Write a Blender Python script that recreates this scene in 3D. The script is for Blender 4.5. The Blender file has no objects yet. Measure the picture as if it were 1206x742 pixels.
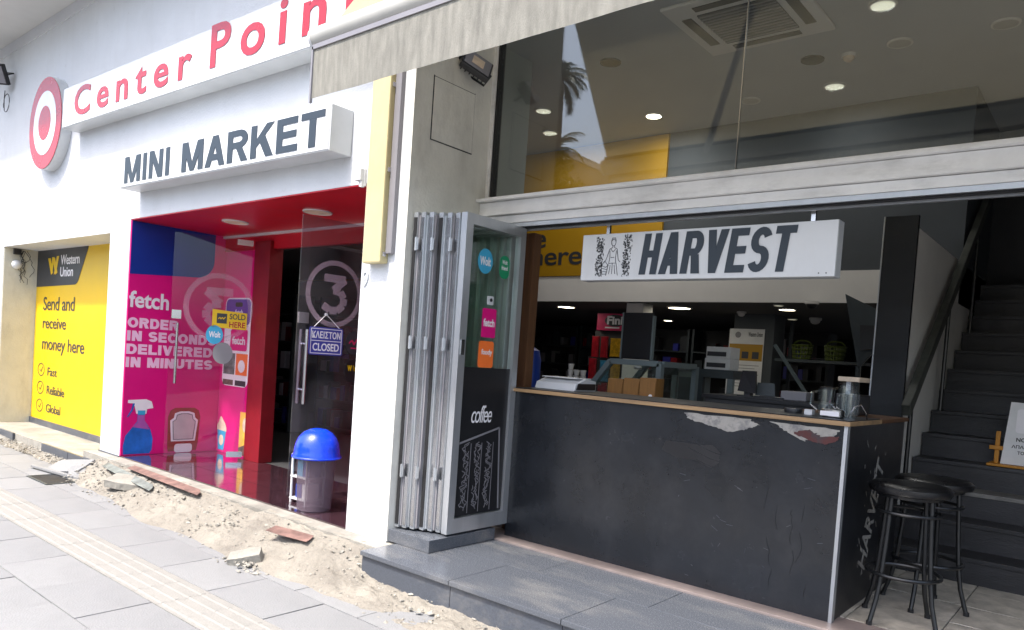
import bpy, bmesh, math, random
from mathutils import Vector, Matrix
random.seed(7)
R = math.radians
S = bpy.context.scene
COL = S.collection

# ------------------------------------------------------------------ camera
yaw, pit, rol = -0.692596, -0.036721, 0.069391
F = Vector((math.sin(yaw)*math.cos(pit), math.cos(yaw)*math.cos(pit), math.sin(pit)))
r0 = F.cross(Vector((0, 0, 1))).normalized(); u0 = r0.cross(F)
rv = math.cos(rol)*r0 + math.sin(rol)*u0
uv = -math.sin(rol)*r0 + math.cos(rol)*u0
cam = bpy.data.objects.new('camera', bpy.data.cameras.new('camera'))
COL.objects.link(cam)
mw = Matrix(((rv.x, uv.x, -F.x, 0), (rv.y, uv.y, -F.y, 0), (rv.z, uv.z, -F.z, 1.30), (0, 0, 0, 1)))
cam.matrix_world = mw
cam.data.sensor_width = 36; cam.data.lens = 36*875.19/1206
cam.data.shift_y = (454.13-371)/1206
cam.data.clip_start = 0.05; cam.data.clip_end = 2000
S.camera = cam

# ------------------------------------------------------------------ light
EL = 61
w = bpy.data.worlds.new('World'); S.world = w; w.use_nodes = True
nt = w.node_tree; bg = nt.nodes['Background']
sk = nt.nodes.new('ShaderNodeTexSky'); sk.sky_type = 'NISHITA'; sk.sun_disc = False
sk.sun_elevation = R(EL); sk.sun_rotation = R(180+10); sk.air_density = 1.0; sk.dust_density = 4.0; sk.ozone_density = 1.0
nt.links.new(sk.outputs[0], bg.inputs[0]); bg.inputs[1].default_value = 0.15
sun = bpy.data.objects.new('sun', bpy.data.lights.new('sun', 'SUN')); COL.objects.link(sun)
sun.data.energy = 2.0; sun.data.angle = R(3); sun.data.color = (1, .96, .9)
sd = Vector((0.07, 1, -math.tan(R(EL)))).normalized()
sun.rotation_euler = sd.to_track_quat('-Z', 'Y').to_euler()
S.view_settings.view_transform = 'Standard'; S.view_settings.look = 'None'
S.view_settings.exposure = 1.68; S.view_settings.gamma = 1

# ------------------------------------------------------------------ materials
MATS = {}
def lin(c): return tuple(((v/255+.055)/1.055)**2.4 if v > 10 else v/255/12.92 for v in c)
def mat(name, col, rough=.6, var=.12, scale=3, bump=0.0, bscale=40, metal=0, spec=.5, col2=None, stretch=(1, 1, 1), trans=0, emit=0, coat=0):
    m = bpy.data.materials.new(name); m.use_nodes = True; MATS[name] = m
    n = m.node_tree.nodes; l = m.node_tree.links; b = n['Principled BSDF']
    b.inputs['Roughness'].default_value = rough; b.inputs['Metallic'].default_value = metal
    b.inputs['Specular IOR Level'].default_value = spec
    if coat: b.inputs['Coat Weight'].default_value = coat; b.inputs['Coat Roughness'].default_value = .08
    c = tuple(col)+(1,)
    if var or col2:
        tc = n.new('ShaderNodeTexCoord'); mp = n.new('ShaderNodeMapping'); mp.inputs['Scale'].default_value = stretch
        l.new(tc.outputs['Object'], mp.inputs[0])
        no = n.new('ShaderNodeTexNoise'); no.inputs['Scale'].default_value = scale; no.inputs['Detail'].default_value = 8; no.inputs['Roughness'].default_value = .65
        l.new(mp.outputs[0], no.inputs['Vector'])
        rp = n.new('ShaderNodeValToRGB'); rp.color_ramp.elements[0].position = .32; rp.color_ramp.elements[1].position = .68
        d = tuple(col2) if col2 else tuple(v*(1-var*1.6) for v in col)
        e = col if col2 else tuple(min(1, v*(1+var*.5)) for v in col)
        rp.color_ramp.elements[0].color = tuple(d)+(1,); rp.color_ramp.elements[1].color = tuple(e)+(1,)
        l.new(no.outputs[0], rp.inputs[0]); l.new(rp.outputs[0], b.inputs['Base Color'])
        ma = n.new('ShaderNodeMapRange'); ma.inputs[3].default_value = max(.02, rough-.08); ma.inputs[4].default_value = min(1, rough+.1)
        l.new(no.outputs[0], ma.inputs[0]); l.new(ma.outputs[0], b.inputs['Roughness'])
        if bump:
            n2 = n.new('ShaderNodeTexNoise'); n2.inputs['Scale'].default_value = bscale; n2.inputs['Detail'].default_value = 6
            l.new(mp.outputs[0], n2.inputs['Vector'])
            bp = n.new('ShaderNodeBump'); bp.inputs['Strength'].default_value = bump; bp.inputs['Distance'].default_value = .02
            l.new(n2.outputs[0], bp.inputs['Height']); l.new(bp.outputs[0], b.inputs['Normal'])
    else:
        b.inputs['Base Color'].default_value = c
    if emit:
        b.inputs['Emission Color'].default_value = c; b.inputs['Emission Strength'].default_value = emit
    if trans:
        out = n['Material Output']; tr = n.new('ShaderNodeBsdfTranslucent'); tr.inputs[0].default_value = c
        mx = n.new('ShaderNodeMixShader'); mx.inputs[0].default_value = trans
        l.new(b.outputs[0], mx.inputs[1]); l.new(tr.outputs[0], mx.inputs[2]); l.new(mx.outputs[0], out.inputs[0])
    return m
def glassmat(name, tint=(.93, .97, .95), dust=.0, base=.05, gain=1.0):
    m = bpy.data.materials.new(name); m.use_nodes = True; MATS[name] = m
    n = m.node_tree.nodes; l = m.node_tree.links; n.remove(n['Principled BSDF'])
    lw = n.new('ShaderNodeLayerWeight'); lw.inputs[0].default_value = .5
    p = n.new('ShaderNodeMath'); p.operation = 'POWER'; p.inputs[1].default_value = 4.5; l.new(lw.outputs['Facing'], p.inputs[0])
    q = n.new('ShaderNodeMath'); q.operation = 'MULTIPLY_ADD'; q.inputs[1].default_value = .9*gain; q.inputs[2].default_value = base; l.new(p.outputs[0], q.inputs[0]); q.use_clamp = True
    t = n.new('ShaderNodeBsdfTransparent'); t.inputs[0].default_value = tint+(1,)
    g = n.new('ShaderNodeBsdfGlossy'); g.inputs['Roughness'].default_value = 0.0; g.inputs[0].default_value = (.95, .97, .96, 1)
    mx = n.new('ShaderNodeMixShader'); l.new(q.outputs[0], mx.inputs[0]); l.new(t.outputs[0], mx.inputs[1]); l.new(g.outputs[0], mx.inputs[2])
    last = mx
    if dust:
        d = n.new('ShaderNodeBsdfDiffuse'); d.inputs[0].default_value = (.5, .5, .47, 1)
        tc = n.new('ShaderNodeTexCoord'); no = n.new('ShaderNodeTexNoise'); no.inputs['Scale'].default_value = 2.5; no.inputs['Detail'].default_value = 9
        l.new(tc.outputs['Object'], no.inputs['Vector'])
        mr = n.new('ShaderNodeMapRange'); mr.inputs[1].default_value = .3; mr.inputs[2].default_value = .75; mr.inputs[3].default_value = 0; mr.inputs[4].default_value = dust*2
        l.new(no.outputs[0], mr.inputs[0])
        m2 = n.new('ShaderNodeMixShader'); l.new(mr.outputs[0], m2.inputs[0]); l.new(mx.outputs[0], m2.inputs[1]); l.new(d.outputs[0], m2.inputs[2]); last = m2
    l.new(last.outputs[0], n['Material Output'].inputs[0])
    return m

mat('plaster', (.635, .655, .68), .75, .05, 1.3, .2, 60)
mat('plaster_beige', (.70, .69, .63), .8, .10, 2.5, .15, 50)
mat('plaster_cream', (.62, .60, .50), .8, .08, 2.0, .15, 50)
mat('soffit', (.62, .62, .60), .8, .06, .8, .05, 40)
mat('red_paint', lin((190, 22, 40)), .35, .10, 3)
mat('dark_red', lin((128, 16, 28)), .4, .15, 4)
mat('sign_white', (.70, .71, .72), .22, .05, 1.5)
mat('sign_side', (.55, .57, .58), .35, .08, 2)
mat('sign_red', lin((168, 14, 36)), .25, .05, 2)
mat('sign_grey', lin((44, 54, 64)), .4, .08, 3)
mat('magenta', lin((219, 14, 122)), .35, .06, 2)
mat('poster_blue', lin((14, 52, 140)), .35, .06, 2)
mat('print_white', (.82, .80, .82), .4, .03, 3)
mat('print_pinkwhite', lin((240, 200, 222)), .4, .03, 3)
mat('yellow', lin((224, 184, 0)), .4, .05, 1.5)
mat('yellow_dull', lin((170, 128, 10)), .5, .06, 1.5)
mat('print_dark', lin((52, 54, 58)), .45, .06, 4)
mat('print_black', (.012, .012, .014), .4, .05, 4)
mat('sky_blue', lin((60, 165, 205)), .4, .05, 4)
mat('print_green', lin((24, 140, 96)), .4, .05, 4)
mat('print_orange', lin((245, 118, 50)), .4, .05, 4)
mat('print_grey', lin((130, 128, 132)), .4, .05, 4)
mat('spray_blue', lin((40, 110, 200)), .3, .25, 5)
mat('spray_violet', lin((170, 90, 170)), .3, .1, 5)
mat('ketchup_red', lin((150, 22, 30)), .3, .15, 4)
mat('ketchup_label', lin((196, 186, 186)), .4, .08, 6)
mat('cream', lin((226, 205, 180)), .5, .2, 12)
mat('warm_print', lin((250, 190, 80)), .4, .2, 6)
mat('violet', lin((92, 52, 160)), .35, .1, 4)
mat('aluminium', (.56, .58, .60), .35, .12, 6, metal=.75, stretch=(1, 1, .15))
mat('white_alu', (.80, .80, .79), .4, .10, 2.5, .03, 30)
mat('steel', (.62, .62, .63), .22, .05, 5, metal=1)
mat('rubber', (.012, .012, .013), .6, .2, 8)
mat('black_metal', (.012, .013, .014), .32, .25, 9)
mat('black_vinyl', (.010, .010, .011), .28, .15, 7, .08, 90)
mat('wood_edge', lin((158, 128, 92)), .6, .3, 9, .1, 60, stretch=(.15, 1, 3))
mat('wood_brown', lin((96, 62, 34)), .6, .25, 7, .1, 40, stretch=(3, 3, .25))
mat('wood_box', lin((140, 98, 48)), .6, .2, 8, .1, 40, stretch=(3, 3, .4))
mat('peel_white', lin((150, 147, 141)), .7, .15, 6, .2, 60)
mat('peel_red', lin((78, 36, 35)), .7, .2, 8, .2, 60)
mat('counter_paint', lin((33, 36, 41)), .24, .28, 2.2, .06, 26)
mat('navy_paint', lin((15, 19, 25)), .42, .3, 4, .05, 30)
mat('grey_wall', lin((70, 75, 79)), .7, .10, 1.5, .05, 40)
mat('interior_white', (.70, .68, .64), .8, .05, 1.5)
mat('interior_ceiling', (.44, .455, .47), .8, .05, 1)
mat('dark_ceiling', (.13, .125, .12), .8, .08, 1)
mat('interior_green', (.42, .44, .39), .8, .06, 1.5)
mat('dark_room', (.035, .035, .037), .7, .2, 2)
mat('lamp_on', (1, .93, .72), .5, 0, emit=5)
mat('lamp_dim', (.90, .88, .68), .5, 0, emit=.22)
mat('lamp_off', (.50, .48, .44), .5, .05, 4)
mat('duct', lin((196, 184, 140)), .55, .10, 2.5, .03, 30)
mat('fabric', lin((158, 156, 147)), .9, 0, 6, .25, 120, stretch=(4, 4, .8), col2=lin((120, 119, 112)), trans=.25)
mat('awning_cloth', lin((166, 156, 132)), .9, .12, 4, .15, 120, trans=.27)
mat('awning_bar', (.40, .395, .365), .4, .08, 3)
mat('bin_blue', lin((16, 62, 214)), .25, .10, 5, coat=.3)
mat('bin_body', lin((34, 28, 34)), .45, .2, 5)
mat('white_plastic', (.62, .63, .64), .35, .06, 4)
mat('black_plastic', (.015, .015, .017), .35, .1, 6)
mat('sign_violet', lin((58, 60, 150)), .35, .08, 5)
mat('case_grey', lin((104, 116, 118)), .4, .1, 4)
mat('furn_grey', lin((56, 64, 68)), .5, .12, 4)
mat('stair', lin((46, 46, 49)), .45, .35, 3, .15, 70, stretch=(.5, 2, 2))
mat('stair_edge', lin((120, 118, 114)), .5, .3, 6)
mat('rail_wood', lin((74, 76, 70)), .5, .3, 8)
mat('paper', (.72, .72, .72), .8, .05, 6)
mat('ochre', lin((190, 128, 30)), .5, .12, 6)
mat('paving', (.205, .208, .212), .8, .12, 1.2, .25, 90)
mat('paving_light', (.218, .221, .224), .8, .12, 1.3, .25, 90)
mat('mortar', (.165, .165, .16), .9, .2, 5)
mat('tactile', (.245, .238, .22), .8, .12, 3, .2, 80)
mat('sand', (.255, .235, .198), .95, 0, 3.2, 1.0, 26, col2=(.165, .15, .127))
mat('concrete', (.30, .285, .25), .9, .25, 3, .5, 30)
mat('granite', lin((76, 81, 90)), .32, .2, 150, .04, 120)
mat('granite_top', lin((84, 88, 95)), .25, .14, 140, .04, 120)
mat('marble', lin((140, 128, 124)), .3, .2, 4)
mat('tile_floor', lin((186, 180, 168)), .5, .3, 7, .1, 50)
mat('entrance_tile', lin((66, 44, 52)), .10, .3, 4, coat=1.0)
mat('leaf', (.045, .075, .025), .55, .35, 3, trans=.2)
mat('palm_leaf', (.05, .075, .03), .5, .35, 3, trans=.2)
mat('grate_bar', (.09, .088, .085), .6, .2, 8, metal=.4)
mat('bark', (.16, .12, .085), .9, .3, 8, .5, 20)
mat('asphalt', (.055, .055, .057), .9, .25, 3, .3, 90)
mat('far_wall', (.55, .53, .50), .8, .10, .6)
mat('far_wall_dark', (.30, .24, .20), .8, .12, .6)
mat('far_window', (.05, .06, .07), .15, .1, 2)
mat('basket', lin((70, 82, 22)), .5, .15, 6)
mat('fini_pink', lin((200, 36, 92)), .4, .1, 6)
mat('bag_red', lin((176, 24, 40)), .3, .35, 22)
mat('bag_yellow', lin((220, 170, 30)), .3, .35, 22)
mat('bag_blue', lin((60, 140, 180)), .3, .35, 22)
mat('cable', (.03, .03, .03), .5, .1, 5)
mat('tarp_teal', lin((118, 124, 120)), .5, .4, 9)
mat('tarp_red', lin((126, 98, 90)), .7, .4, 9)
glassmat('glass', (.94, .97, .95), .004, .035, .6)
glassmat('window_glass', (.92, .94, .94), .008, .075, .6)
glassmat('door_glass_reflection_tint', (.80, .74, .80), .05, .03, .3)  # violet tint and diffuse haze put a magenta reflection into the pane colour
glassmat('door_glass', (.93, .91, .93), .0, .02, .16)
glassmat('jug_glass', (.95, .97, .98), 0, .045, .45)
def frosted(name, c, a):
    m = bpy.data.materials.new(name); m.use_nodes = True; MATS[name] = m
    n = m.node_tree.nodes; l = m.node_tree.links; b = n['Principled BSDF']; b.inputs['Base Color'].default_value = c+(1,); b.inputs['Roughness'].default_value = .6
    t = n.new('ShaderNodeBsdfTransparent'); mx = n.new('ShaderNodeMixShader'); mx.inputs[0].default_value = a
    l.new(t.outputs[0], mx.inputs[1]); l.new(b.outputs[0], mx.inputs[2]); l.new(mx.outputs[0], n['Material Output'].inputs[0])
frosted('frost', (.52, .40, .46), .34)
frosted('bin_frost', (.14, .10, .13), .6)
frosted('frost_faint', (.70, .62, .68), .13)

def grime(name, col, amount, scale, stretch, lo=.5, hi=.8):
    """dirt with a shape of its own: stains and run marks mixed over the base colour"""
    m = MATS[name]; n = m.node_tree.nodes; l = m.node_tree.links; b = n['Principled BSDF']
    src = b.inputs['Base Color'].links[0].from_socket if b.inputs['Base Color'].links else None
    tc = n.new('ShaderNodeTexCoord'); mp = n.new('ShaderNodeMapping'); mp.inputs['Scale'].default_value = stretch; l.new(tc.outputs['Object'], mp.inputs[0])
    no = n.new('ShaderNodeTexNoise'); no.inputs['Scale'].default_value = scale; no.inputs['Detail'].default_value = 10; no.inputs['Roughness'].default_value = .7; l.new(mp.outputs[0], no.inputs['Vector'])
    mr = n.new('ShaderNodeMapRange'); mr.inputs[1].default_value = lo; mr.inputs[2].default_value = hi; mr.inputs[4].default_value = amount; l.new(no.outputs[0], mr.inputs[0])
    mx = n.new('ShaderNodeMix'); mx.data_type = 'RGBA'; l.new(mr.outputs[0], mx.inputs[0])
    if src: l.new(src, mx.inputs[6])
    else: mx.inputs[6].default_value = b.inputs['Base Color'].default_value
    mx.inputs[7].default_value = tuple(col)+(1,); l.new(mx.outputs[2], b.inputs['Base Color'])
grime('plaster', (.46, .455, .44), .22, 1.6, (2.2, 2.2, .45), .48, .8)
grime('plaster', (.30, .28, .25), .35, 9, (1, 1, 1), .62, .78)
grime('plaster_beige', (.28, .26, .22), .45, 3, (1.5, 1.5, .5), .5, .8)
grime('plaster_cream', (.30, .27, .20), .5, 3, (1.5, 1.5, .6), .5, .8)
grime('sign_white', (.45, .44, .42), .25, 3, (2, 2, .6), .5, .8)
grime('white_alu', (.30, .29, .27), .45, 5, (.6, 2, 2), .5, .78)
grime('fabric', (.16, .155, .14), .5, 7, (1.2, 1.2, .7), .5, .78)
grime('paving', (.14, .14, .137), .45, 2.2, (1, 1, 1), .5, .75)
grime('paving_light', (.15, .15, .147), .45, 2.2, (1, 1, 1), .5, .75)
grime('paving', (.05, .05, .05), .7, 18, (1, 1, 1), .66, .72)
grime('tactile', (.14, .135, .125), .5, 4, (1, 1, 1), .5, .75)
grime('granite_top', (.28, .27, .25), .5, 2.5, (.6, 1.6, 1), .5, .75)
grime('granite', (.30, .28, .25), .4, 4, (.6, 1, 1), .5, .75)
grime('counter_paint', (.06, .06, .062), .35, 3.5, (1, 1, .8), .5, .8)
grime('counter_paint', (.16, .155, .15), .5, 26, (1, 1, 1), .66, .8)
grime('peel_white', (.10, .10, .11), .7, 14, (1, 1, 1), .5, .62)
grime('peel_red', (.03, .03, .035), .8, 16, (1, 1, 1), .5, .62)
grime('yellow', lin((222, 186, 20)), .5, 1.5, (1, 1, .4), .5, .8)
grime('stair', (.07, .069, .065), .5, 6, (1, 1, 1), .55, .8)
grime('concrete', (.14, .13, .11), .6, 5, (1, 1, 1), .5, .75)
grime('duct', (.30, .27, .19), .35, 4, (2, 2, .3), .5, .8)

# ------------------------------------------------------------------ mesh helpers
class MB:
    def __init__(s): s.v = []; s.f = []
    def add(s, vs, fs):
        o = len(s.v); s.v += [Vector(p) for p in vs]; s.f += [tuple(i+o for i in f) for f in fs]; return s
    def box(s, x0, x1, y0, y1, z0, z1):
        return s.add([(x0, y0, z0), (x1, y0, z0), (x1, y1, z0), (x0, y1, z0), (x0, y0, z1), (x1, y0, z1), (x1, y1, z1), (x0, y1, z1)],
                     [(0, 3, 2, 1), (4, 5, 6, 7), (0, 1, 5, 4), (1, 2, 6, 5), (2, 3, 7, 6), (3, 0, 4, 7)])
    def bar(s, a, b, wd, ht, up=(0, 0, 1)):
        a = Vector(a); b = Vector(b); d = (b-a).normalized(); sd = d.cross(Vector(up)).normalized(); u = sd.cross(d)
        q = [sd*wd/2*i+u*ht/2*j for i, j in ((-1, -1), (1, -1), (1, 1), (-1, 1))]
        return s.add([a+k for k in q]+[b+k for k in q], [(3, 2, 1, 0), (4, 5, 6, 7), (0, 1, 5, 4), (1, 2, 6, 5), (2, 3, 7, 6), (3, 0, 4, 7)])
    def cyl(s, a, b, r, r2=None, n=16):
        a = Vector(a); b = Vector(b); r2 = r if r2 is None else r2; d = (b-a).normalized()
        k = d.cross(Vector((0, 0, 1)) if abs(d.z) < .9 else Vector((1, 0, 0))).normalized(); h = d.cross(k)
        c = [(math.cos(2*math.pi*i/n), math.sin(2*math.pi*i/n)) for i in range(n)]
        vs = [a+(k*x+h*y)*r for x, y in c]+[b+(k*x+h*y)*r2 for x, y in c]
        return s.add(vs, [tuple(range(n))[::-1], tuple(range(n, 2*n))]+[(i, (i+1) % n, n+(i+1) % n, n+i) for i in range(n)])
    def tube(s, pts, r, n=8, closed=False):
        pts = [Vector(p) for p in pts]; m = len(pts); rings = []
        for i, p in enumerate(pts):
            if closed: d = (pts[(i+1) % m]-pts[i-1]).normalized()
            else: d = (pts[min(i+1, m-1)]-pts[max(i-1, 0)]).normalized()
            k = d.cross(Vector((0, 0, 1)) if abs(d.z) < .95 else Vector((1, 0, 0))).normalized(); h = d.cross(k)
            rr = r[i] if isinstance(r, (list, tuple)) else r
            rings.append([p+(k*math.cos(2*math.pi*j/n)+h*math.sin(2*math.pi*j/n))*rr for j in range(n)])
        vs = [v for q in rings for v in q]; fs = []
        for i in range(m if closed else m-1):
            a = i*n; b = ((i+1) % m)*n
            fs += [(a+j, a+(j+1) % n, b+(j+1) % n, b+j) for j in range(n)]
        if not closed: fs += [tuple(range(n))[::-1], tuple(range((m-1)*n, m*n))]
        return s.add(vs, fs)
    def lathe(s, c, prof, n=32):
        c = Vector(c); vs = []; fs = []
        for r, z in prof: vs += [c+Vector((r*math.cos(2*math.pi*i/n), r*math.sin(2*math.pi*i/n), z)) for i in range(n)]
        for k in range(len(prof)-1): fs += [(k*n+i, k*n+(i+1) % n, (k+1)*n+(i+1) % n, (k+1)*n+i) for i in range(n)]
        fs += [tuple(range(n))[::-1], tuple(range((len(prof)-1)*n, len(prof)*n))]
        return s.add(vs, fs)
    def poly(s, pts, d):           # planar polygon extruded by vector d
        pts = [Vector(p) for p in pts]; d = Vector(d); n = len(pts)
        return s.add(pts+[p+d for p in pts], [tuple(range(n))[::-1], tuple(range(n, 2*n))]+[(i, (i+1) % n, n+(i+1) % n, n+i) for i in range(n)])
    def build(s, name, m, parent=None, origin=None, smooth=False, bevel=0):
        o = Vector(origin) if origin is not None else (Vector(parent['_o']) if parent is not None and '_o' in parent else Vector((0, 0, 0)))
        me = bpy.data.meshes.new(name); me.from_pydata([p-o for p in s.v], [], s.f)
        bm = bmesh.new(); bm.from_mesh(me); bmesh.ops.recalc_face_normals(bm, faces=bm.faces)
        if bevel: bmesh.ops.bevel(bm, geom=bm.edges[:], offset=bevel, segments=2, affect='EDGES', profile=.6)
        bm.to_mesh(me); bm.free()
        me.materials.append(MATS[m])
        if smooth:
            me.shade_smooth()
            me.set_sharp_from_angle(angle=R(40))
        ob = bpy.data.objects.new(name, me); COL.objects.link(ob); ob['_o'] = tuple(o)
        if parent is not None: ob.parent = parent
        else: ob.location = o
        return ob
def tag(o, label=None, cat=None, group=None, kind=None):
    if label: o['label'] = label
    if cat: o['category'] = cat
    if group: o['group'] = group
    if kind: o['kind'] = kind
    return o
def thing(name, loc, label, cat, group=None):
    o = bpy.data.objects.new(name, None); COL.objects.link(o); o.location = loc; o['_o'] = tuple(loc); o.empty_display_size = .1
    return tag(o, label, cat, group)
def struct(o): o['kind'] = 'structure'; return o
def B(*a): return MB().box(*a)

class PL:                          # a flat plane in the place: origin, right and up directions
    def __init__(s, o, r, u): s.o = Vector(o); s.r = Vector(r).normalized(); s.u = Vector(u).normalized(); s.n = s.r.cross(s.u)
    def p(s, a, b, c=0): return s.o+s.r*a+s.u*b+s.n*c
    def flat(s, name, pts, m, parent, lift=.002, t=.002):
        return MB().poly([s.p(a, b, lift) for a, b in pts], s.n*t).build(name, m, parent)
    def flats(s, name, polys, m, parent, lift=.002, t=.002):
        mb = MB()
        for pts in polys: mb.poly([s.p(a, b, lift) for a, b in pts], s.n*t)
        return mb.build(name, m, parent)
    def strokes(s, name, lines, wd, m, parent, lift=.003):
        mb = MB()
        for ln in lines:
            for (a, b), (c, d) in zip(ln, ln[1:]):
                L = math.hypot(c-a, d-b)
                if L < 1e-6: continue
                nx, ny = -(d-b)/L*wd/2, (c-a)/L*wd/2
                mb.poly([s.p(a+nx, b+ny, lift), s.p(a-nx, b-ny, lift), s.p(c-nx, d-ny, lift), s.p(c+nx, d+ny, lift)], s.n*.001)
        return mb.build(name, m, parent)
def ell(cx, cy, rx, ry=None, n=28, a0=0, a1=360):
    ry = rx if ry is None else ry
    k = n if a1-a0 >= 360 else n+1
    return [(cx+rx*math.cos(R(a0+(a1-a0)*i/n)), cy+ry*math.sin(R(a0+(a1-a0)*i/n))) for i in range(k)]
def rrect(x0, y0, x1, y1, r, n=5):
    return ell(x1-r, y0+r, r, n=n, a0=-90, a1=0)+ell(x1-r, y1-r, r, n=n, a0=0, a1=90)+ell(x0+r, y1-r, r, n=n, a0=90, a1=180)+ell(x0+r, y0+r, r, n=n, a0=180, a1=270)
def rect(x0, y0, x1, y1): return [(x0, y0), (x1, y0), (x1, y1), (x0, y1)]

def text(name, string, plane, x0, y0, x1, y1, m, parent, bold=.0, spacing=1.0, lift=.003, t=.002, shear=0, mirror=False, split=None):
    """flat lettering fitted to the box x0..x1, y0..y1 of the plane"""
    cu = bpy.data.curves.new('text', 'FONT'); cu.body = string; cu.offset = bold; cu.space_character = spacing; cu.resolution_u = 4
    cu.extrude = .05; cu.shear = shear
    ob = bpy.data.objects.new('text', cu); COL.objects.link(ob)
    dg = bpy.context.evaluated_depsgraph_get(); dg.update()
    me = bpy.data.meshes.new_from_object(ob.evaluated_get(dg)); bpy.data.objects.remove(ob)
    xs = [v.co.x for v in me.vertices]; ys = [v.co.y for v in me.vertices]
    ax, bx, ay, by = min(xs), max(xs), min(ys), max(ys)
    o = Vector(parent['_o'])
    for v in me.vertices:
        a = (v.co.x-ax)/(bx-ax); b = (v.co.y-ay)/(by-ay)
        if mirror: a = 1-a
        v.co = plane.p(x0+a*(x1-x0), y0+b*(y1-y0), lift+(v.co.z+.05)/.1*t)-o
    me.name = name; me.materials.clear(); me.materials.append(MATS[m])
    gap = None
    if split == 'letter': gap = 0.0
    elif ' ' in string: gap = .16*(y1-y0)
    groups = [None]
    if gap is not None:
        bm = bmesh.new(); bm.from_mesh(me); bm.verts.ensure_lookup_table(); seen = set(); isl = []
        for v in bm.verts:
            if v.index in seen: continue
            st_ = [v]; seen.add(v.index); c = []
            while st_:
                q = st_.pop(); c.append(q.index)
                for e in q.link_edges:
                    z = e.other_vert(q)
                    if z.index not in seen: seen.add(z.index); st_.append(z)
            xx = [(bm.verts[i].co+o-plane.o).dot(plane.r) for i in c]; isl.append([min(xx), max(xx), c])
        isl.sort(key=lambda t: t[0]); groups = []
        for a, b, c in isl:
            if groups and a <= groups[-1][0]+gap: groups[-1][0] = max(b, groups[-1][0]); groups[-1][1] += c
            else: groups.append([b, list(c)])
        bm.free()
    out = None
    for g in groups:
        if g is None or len(groups) == 1: dd = me
        else:
            keep = set(g[1]); dd = me.copy(); bm = bmesh.new(); bm.from_mesh(dd)
            bmesh.ops.delete(bm, geom=[v for v in bm.verts if v.index not in keep], context='VERTS'); bm.to_mesh(dd); bm.free()
        e = bpy.data.objects.new('letter' if split == 'letter' else name, dd); COL.objects.link(e); e['_o'] = tuple(o); e.parent = parent; out = e
    return out

# block capitals drawn as polygons: stem width s, bar height h, letter width wd, cap height 1
def ringq(cx, cy, rx, ry, a0, a1, tx, ty, n=14):
    o = []
    for i in range(n):
        a, b = R(a0+(a1-a0)*i/n), R(a0+(a1-a0)*(i+1)/n)
        o.append([(cx+(rx-tx)*math.cos(a), cy+(ry-ty)*math.sin(a)), (cx+rx*math.cos(a), cy+ry*math.sin(a)), (cx+rx*math.cos(b), cy+ry*math.sin(b)), (cx+(rx-tx)*math.cos(b), cy+(ry-ty)*math.sin(b))])
    return o
def glyph(c, w, s, h):
    st = [rect(0, 0, s, 1)]
    if c == 'I': return st
    if c == 'M': return st+[rect(w-s, 0, w, 1), [(0, 1), (s*1.25, 1), (w/2+s*.42, 0), (w/2-s*.42, 0)], [(w, 1), (w/2+s*.42, 0), (w/2-s*.42, 0), (w-s*1.25, 1)]]
    if c == 'N': return st+[rect(w-s, 0, w, 1), [(0, 1), (s*1.2, 1), (w, 0), (w-s*1.2, 0)]]
    if c == 'A': return [[(0, 0), (s*1.08, 0), (w/2+s*.5, 1), (w/2-s*.55, 1)], [(w-s*1.08, 0), (w, 0), (w/2+s*.55, 1), (w/2-s*.5, 1)], rect(w*.25, .2, w*.75, .2+h)]
    if c == 'R': return st+[rect(s, 1-h, w*.55, 1), rect(s, .42, w*.55, .42+h)]+ringq(w*.55, .71, w*.42, .29, -90, 90, s, h)+[[(w*.42, .45), (w*.42+s*1.1, .45), (w, 0), (w-s*1.2, 0)]]
    if c == 'K': return st+[[(s*.9, .30), (s*.9, .54), (w-s*1.25, 1), (w, 1)], [(w*.36, .52), (w*.36+s, .66), (w, 0), (w-s*1.25, 0)]]
    if c == 'E': return st+[rect(s, 0, w, h), rect(s, .5-h/2+.01, w*.93, .5+h/2+.01), rect(s, 1-h, w*.97, 1)]
    if c == 'L': return st+[rect(s, 0, w, h)]
    if c == 'T': return [rect(w/2-s/2, 0, w/2+s/2, 1-h), rect(0, 1-h, w, 1)]
    if c == 'H': return st+[rect(w-s, 0, w, 1), rect(s, .5-h/2, w-s, .5+h/2)]
    if c == 'V': return [[(0, 1), (s*1.08, 1), (w/2+s*.5, 0), (w/2-s*.5, 0)], [(w, 1), (w/2+s*.5, 0), (w/2-s*.5, 0), (w-s*1.08, 1)]]
    if c == 'D': return st+[rect(s, 0, w*.5, h), rect(s, 1-h, w*.5, 1)]+ringq(w*.5, .5, w*.5, .5, -90, 90, s, h)
    if c == 'O': return ringq(w/2, .5, w/2, .5, 0, 360, s, h, 30)
    if c == 'C': return ringq(w/2, .5, w/2, .5, 38, 322, s, h, 26)
    if c == 'U': return [rect(0, .4, s, 1), rect(w-s, .4, w, 1)]+ringq(w/2, .4, w/2, .4, 180, 360, s, h)
    if c == 'S':
        ry = (1+h)/4
        return ringq(w/2, 1-ry, w/2, ry, 22, 270, s*.95, h)+ringq(w/2, ry, w/2, ry, -158, 90, s*.95, h)
    return st
GW = dict(I=.28, M=1.0, N=.8, A=.86, R=.84, K=.86, E=.74, L=.7, T=.76, H=.8, V=.84, D=.82, O=.9, C=.84, U=.8, S=.78)
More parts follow.
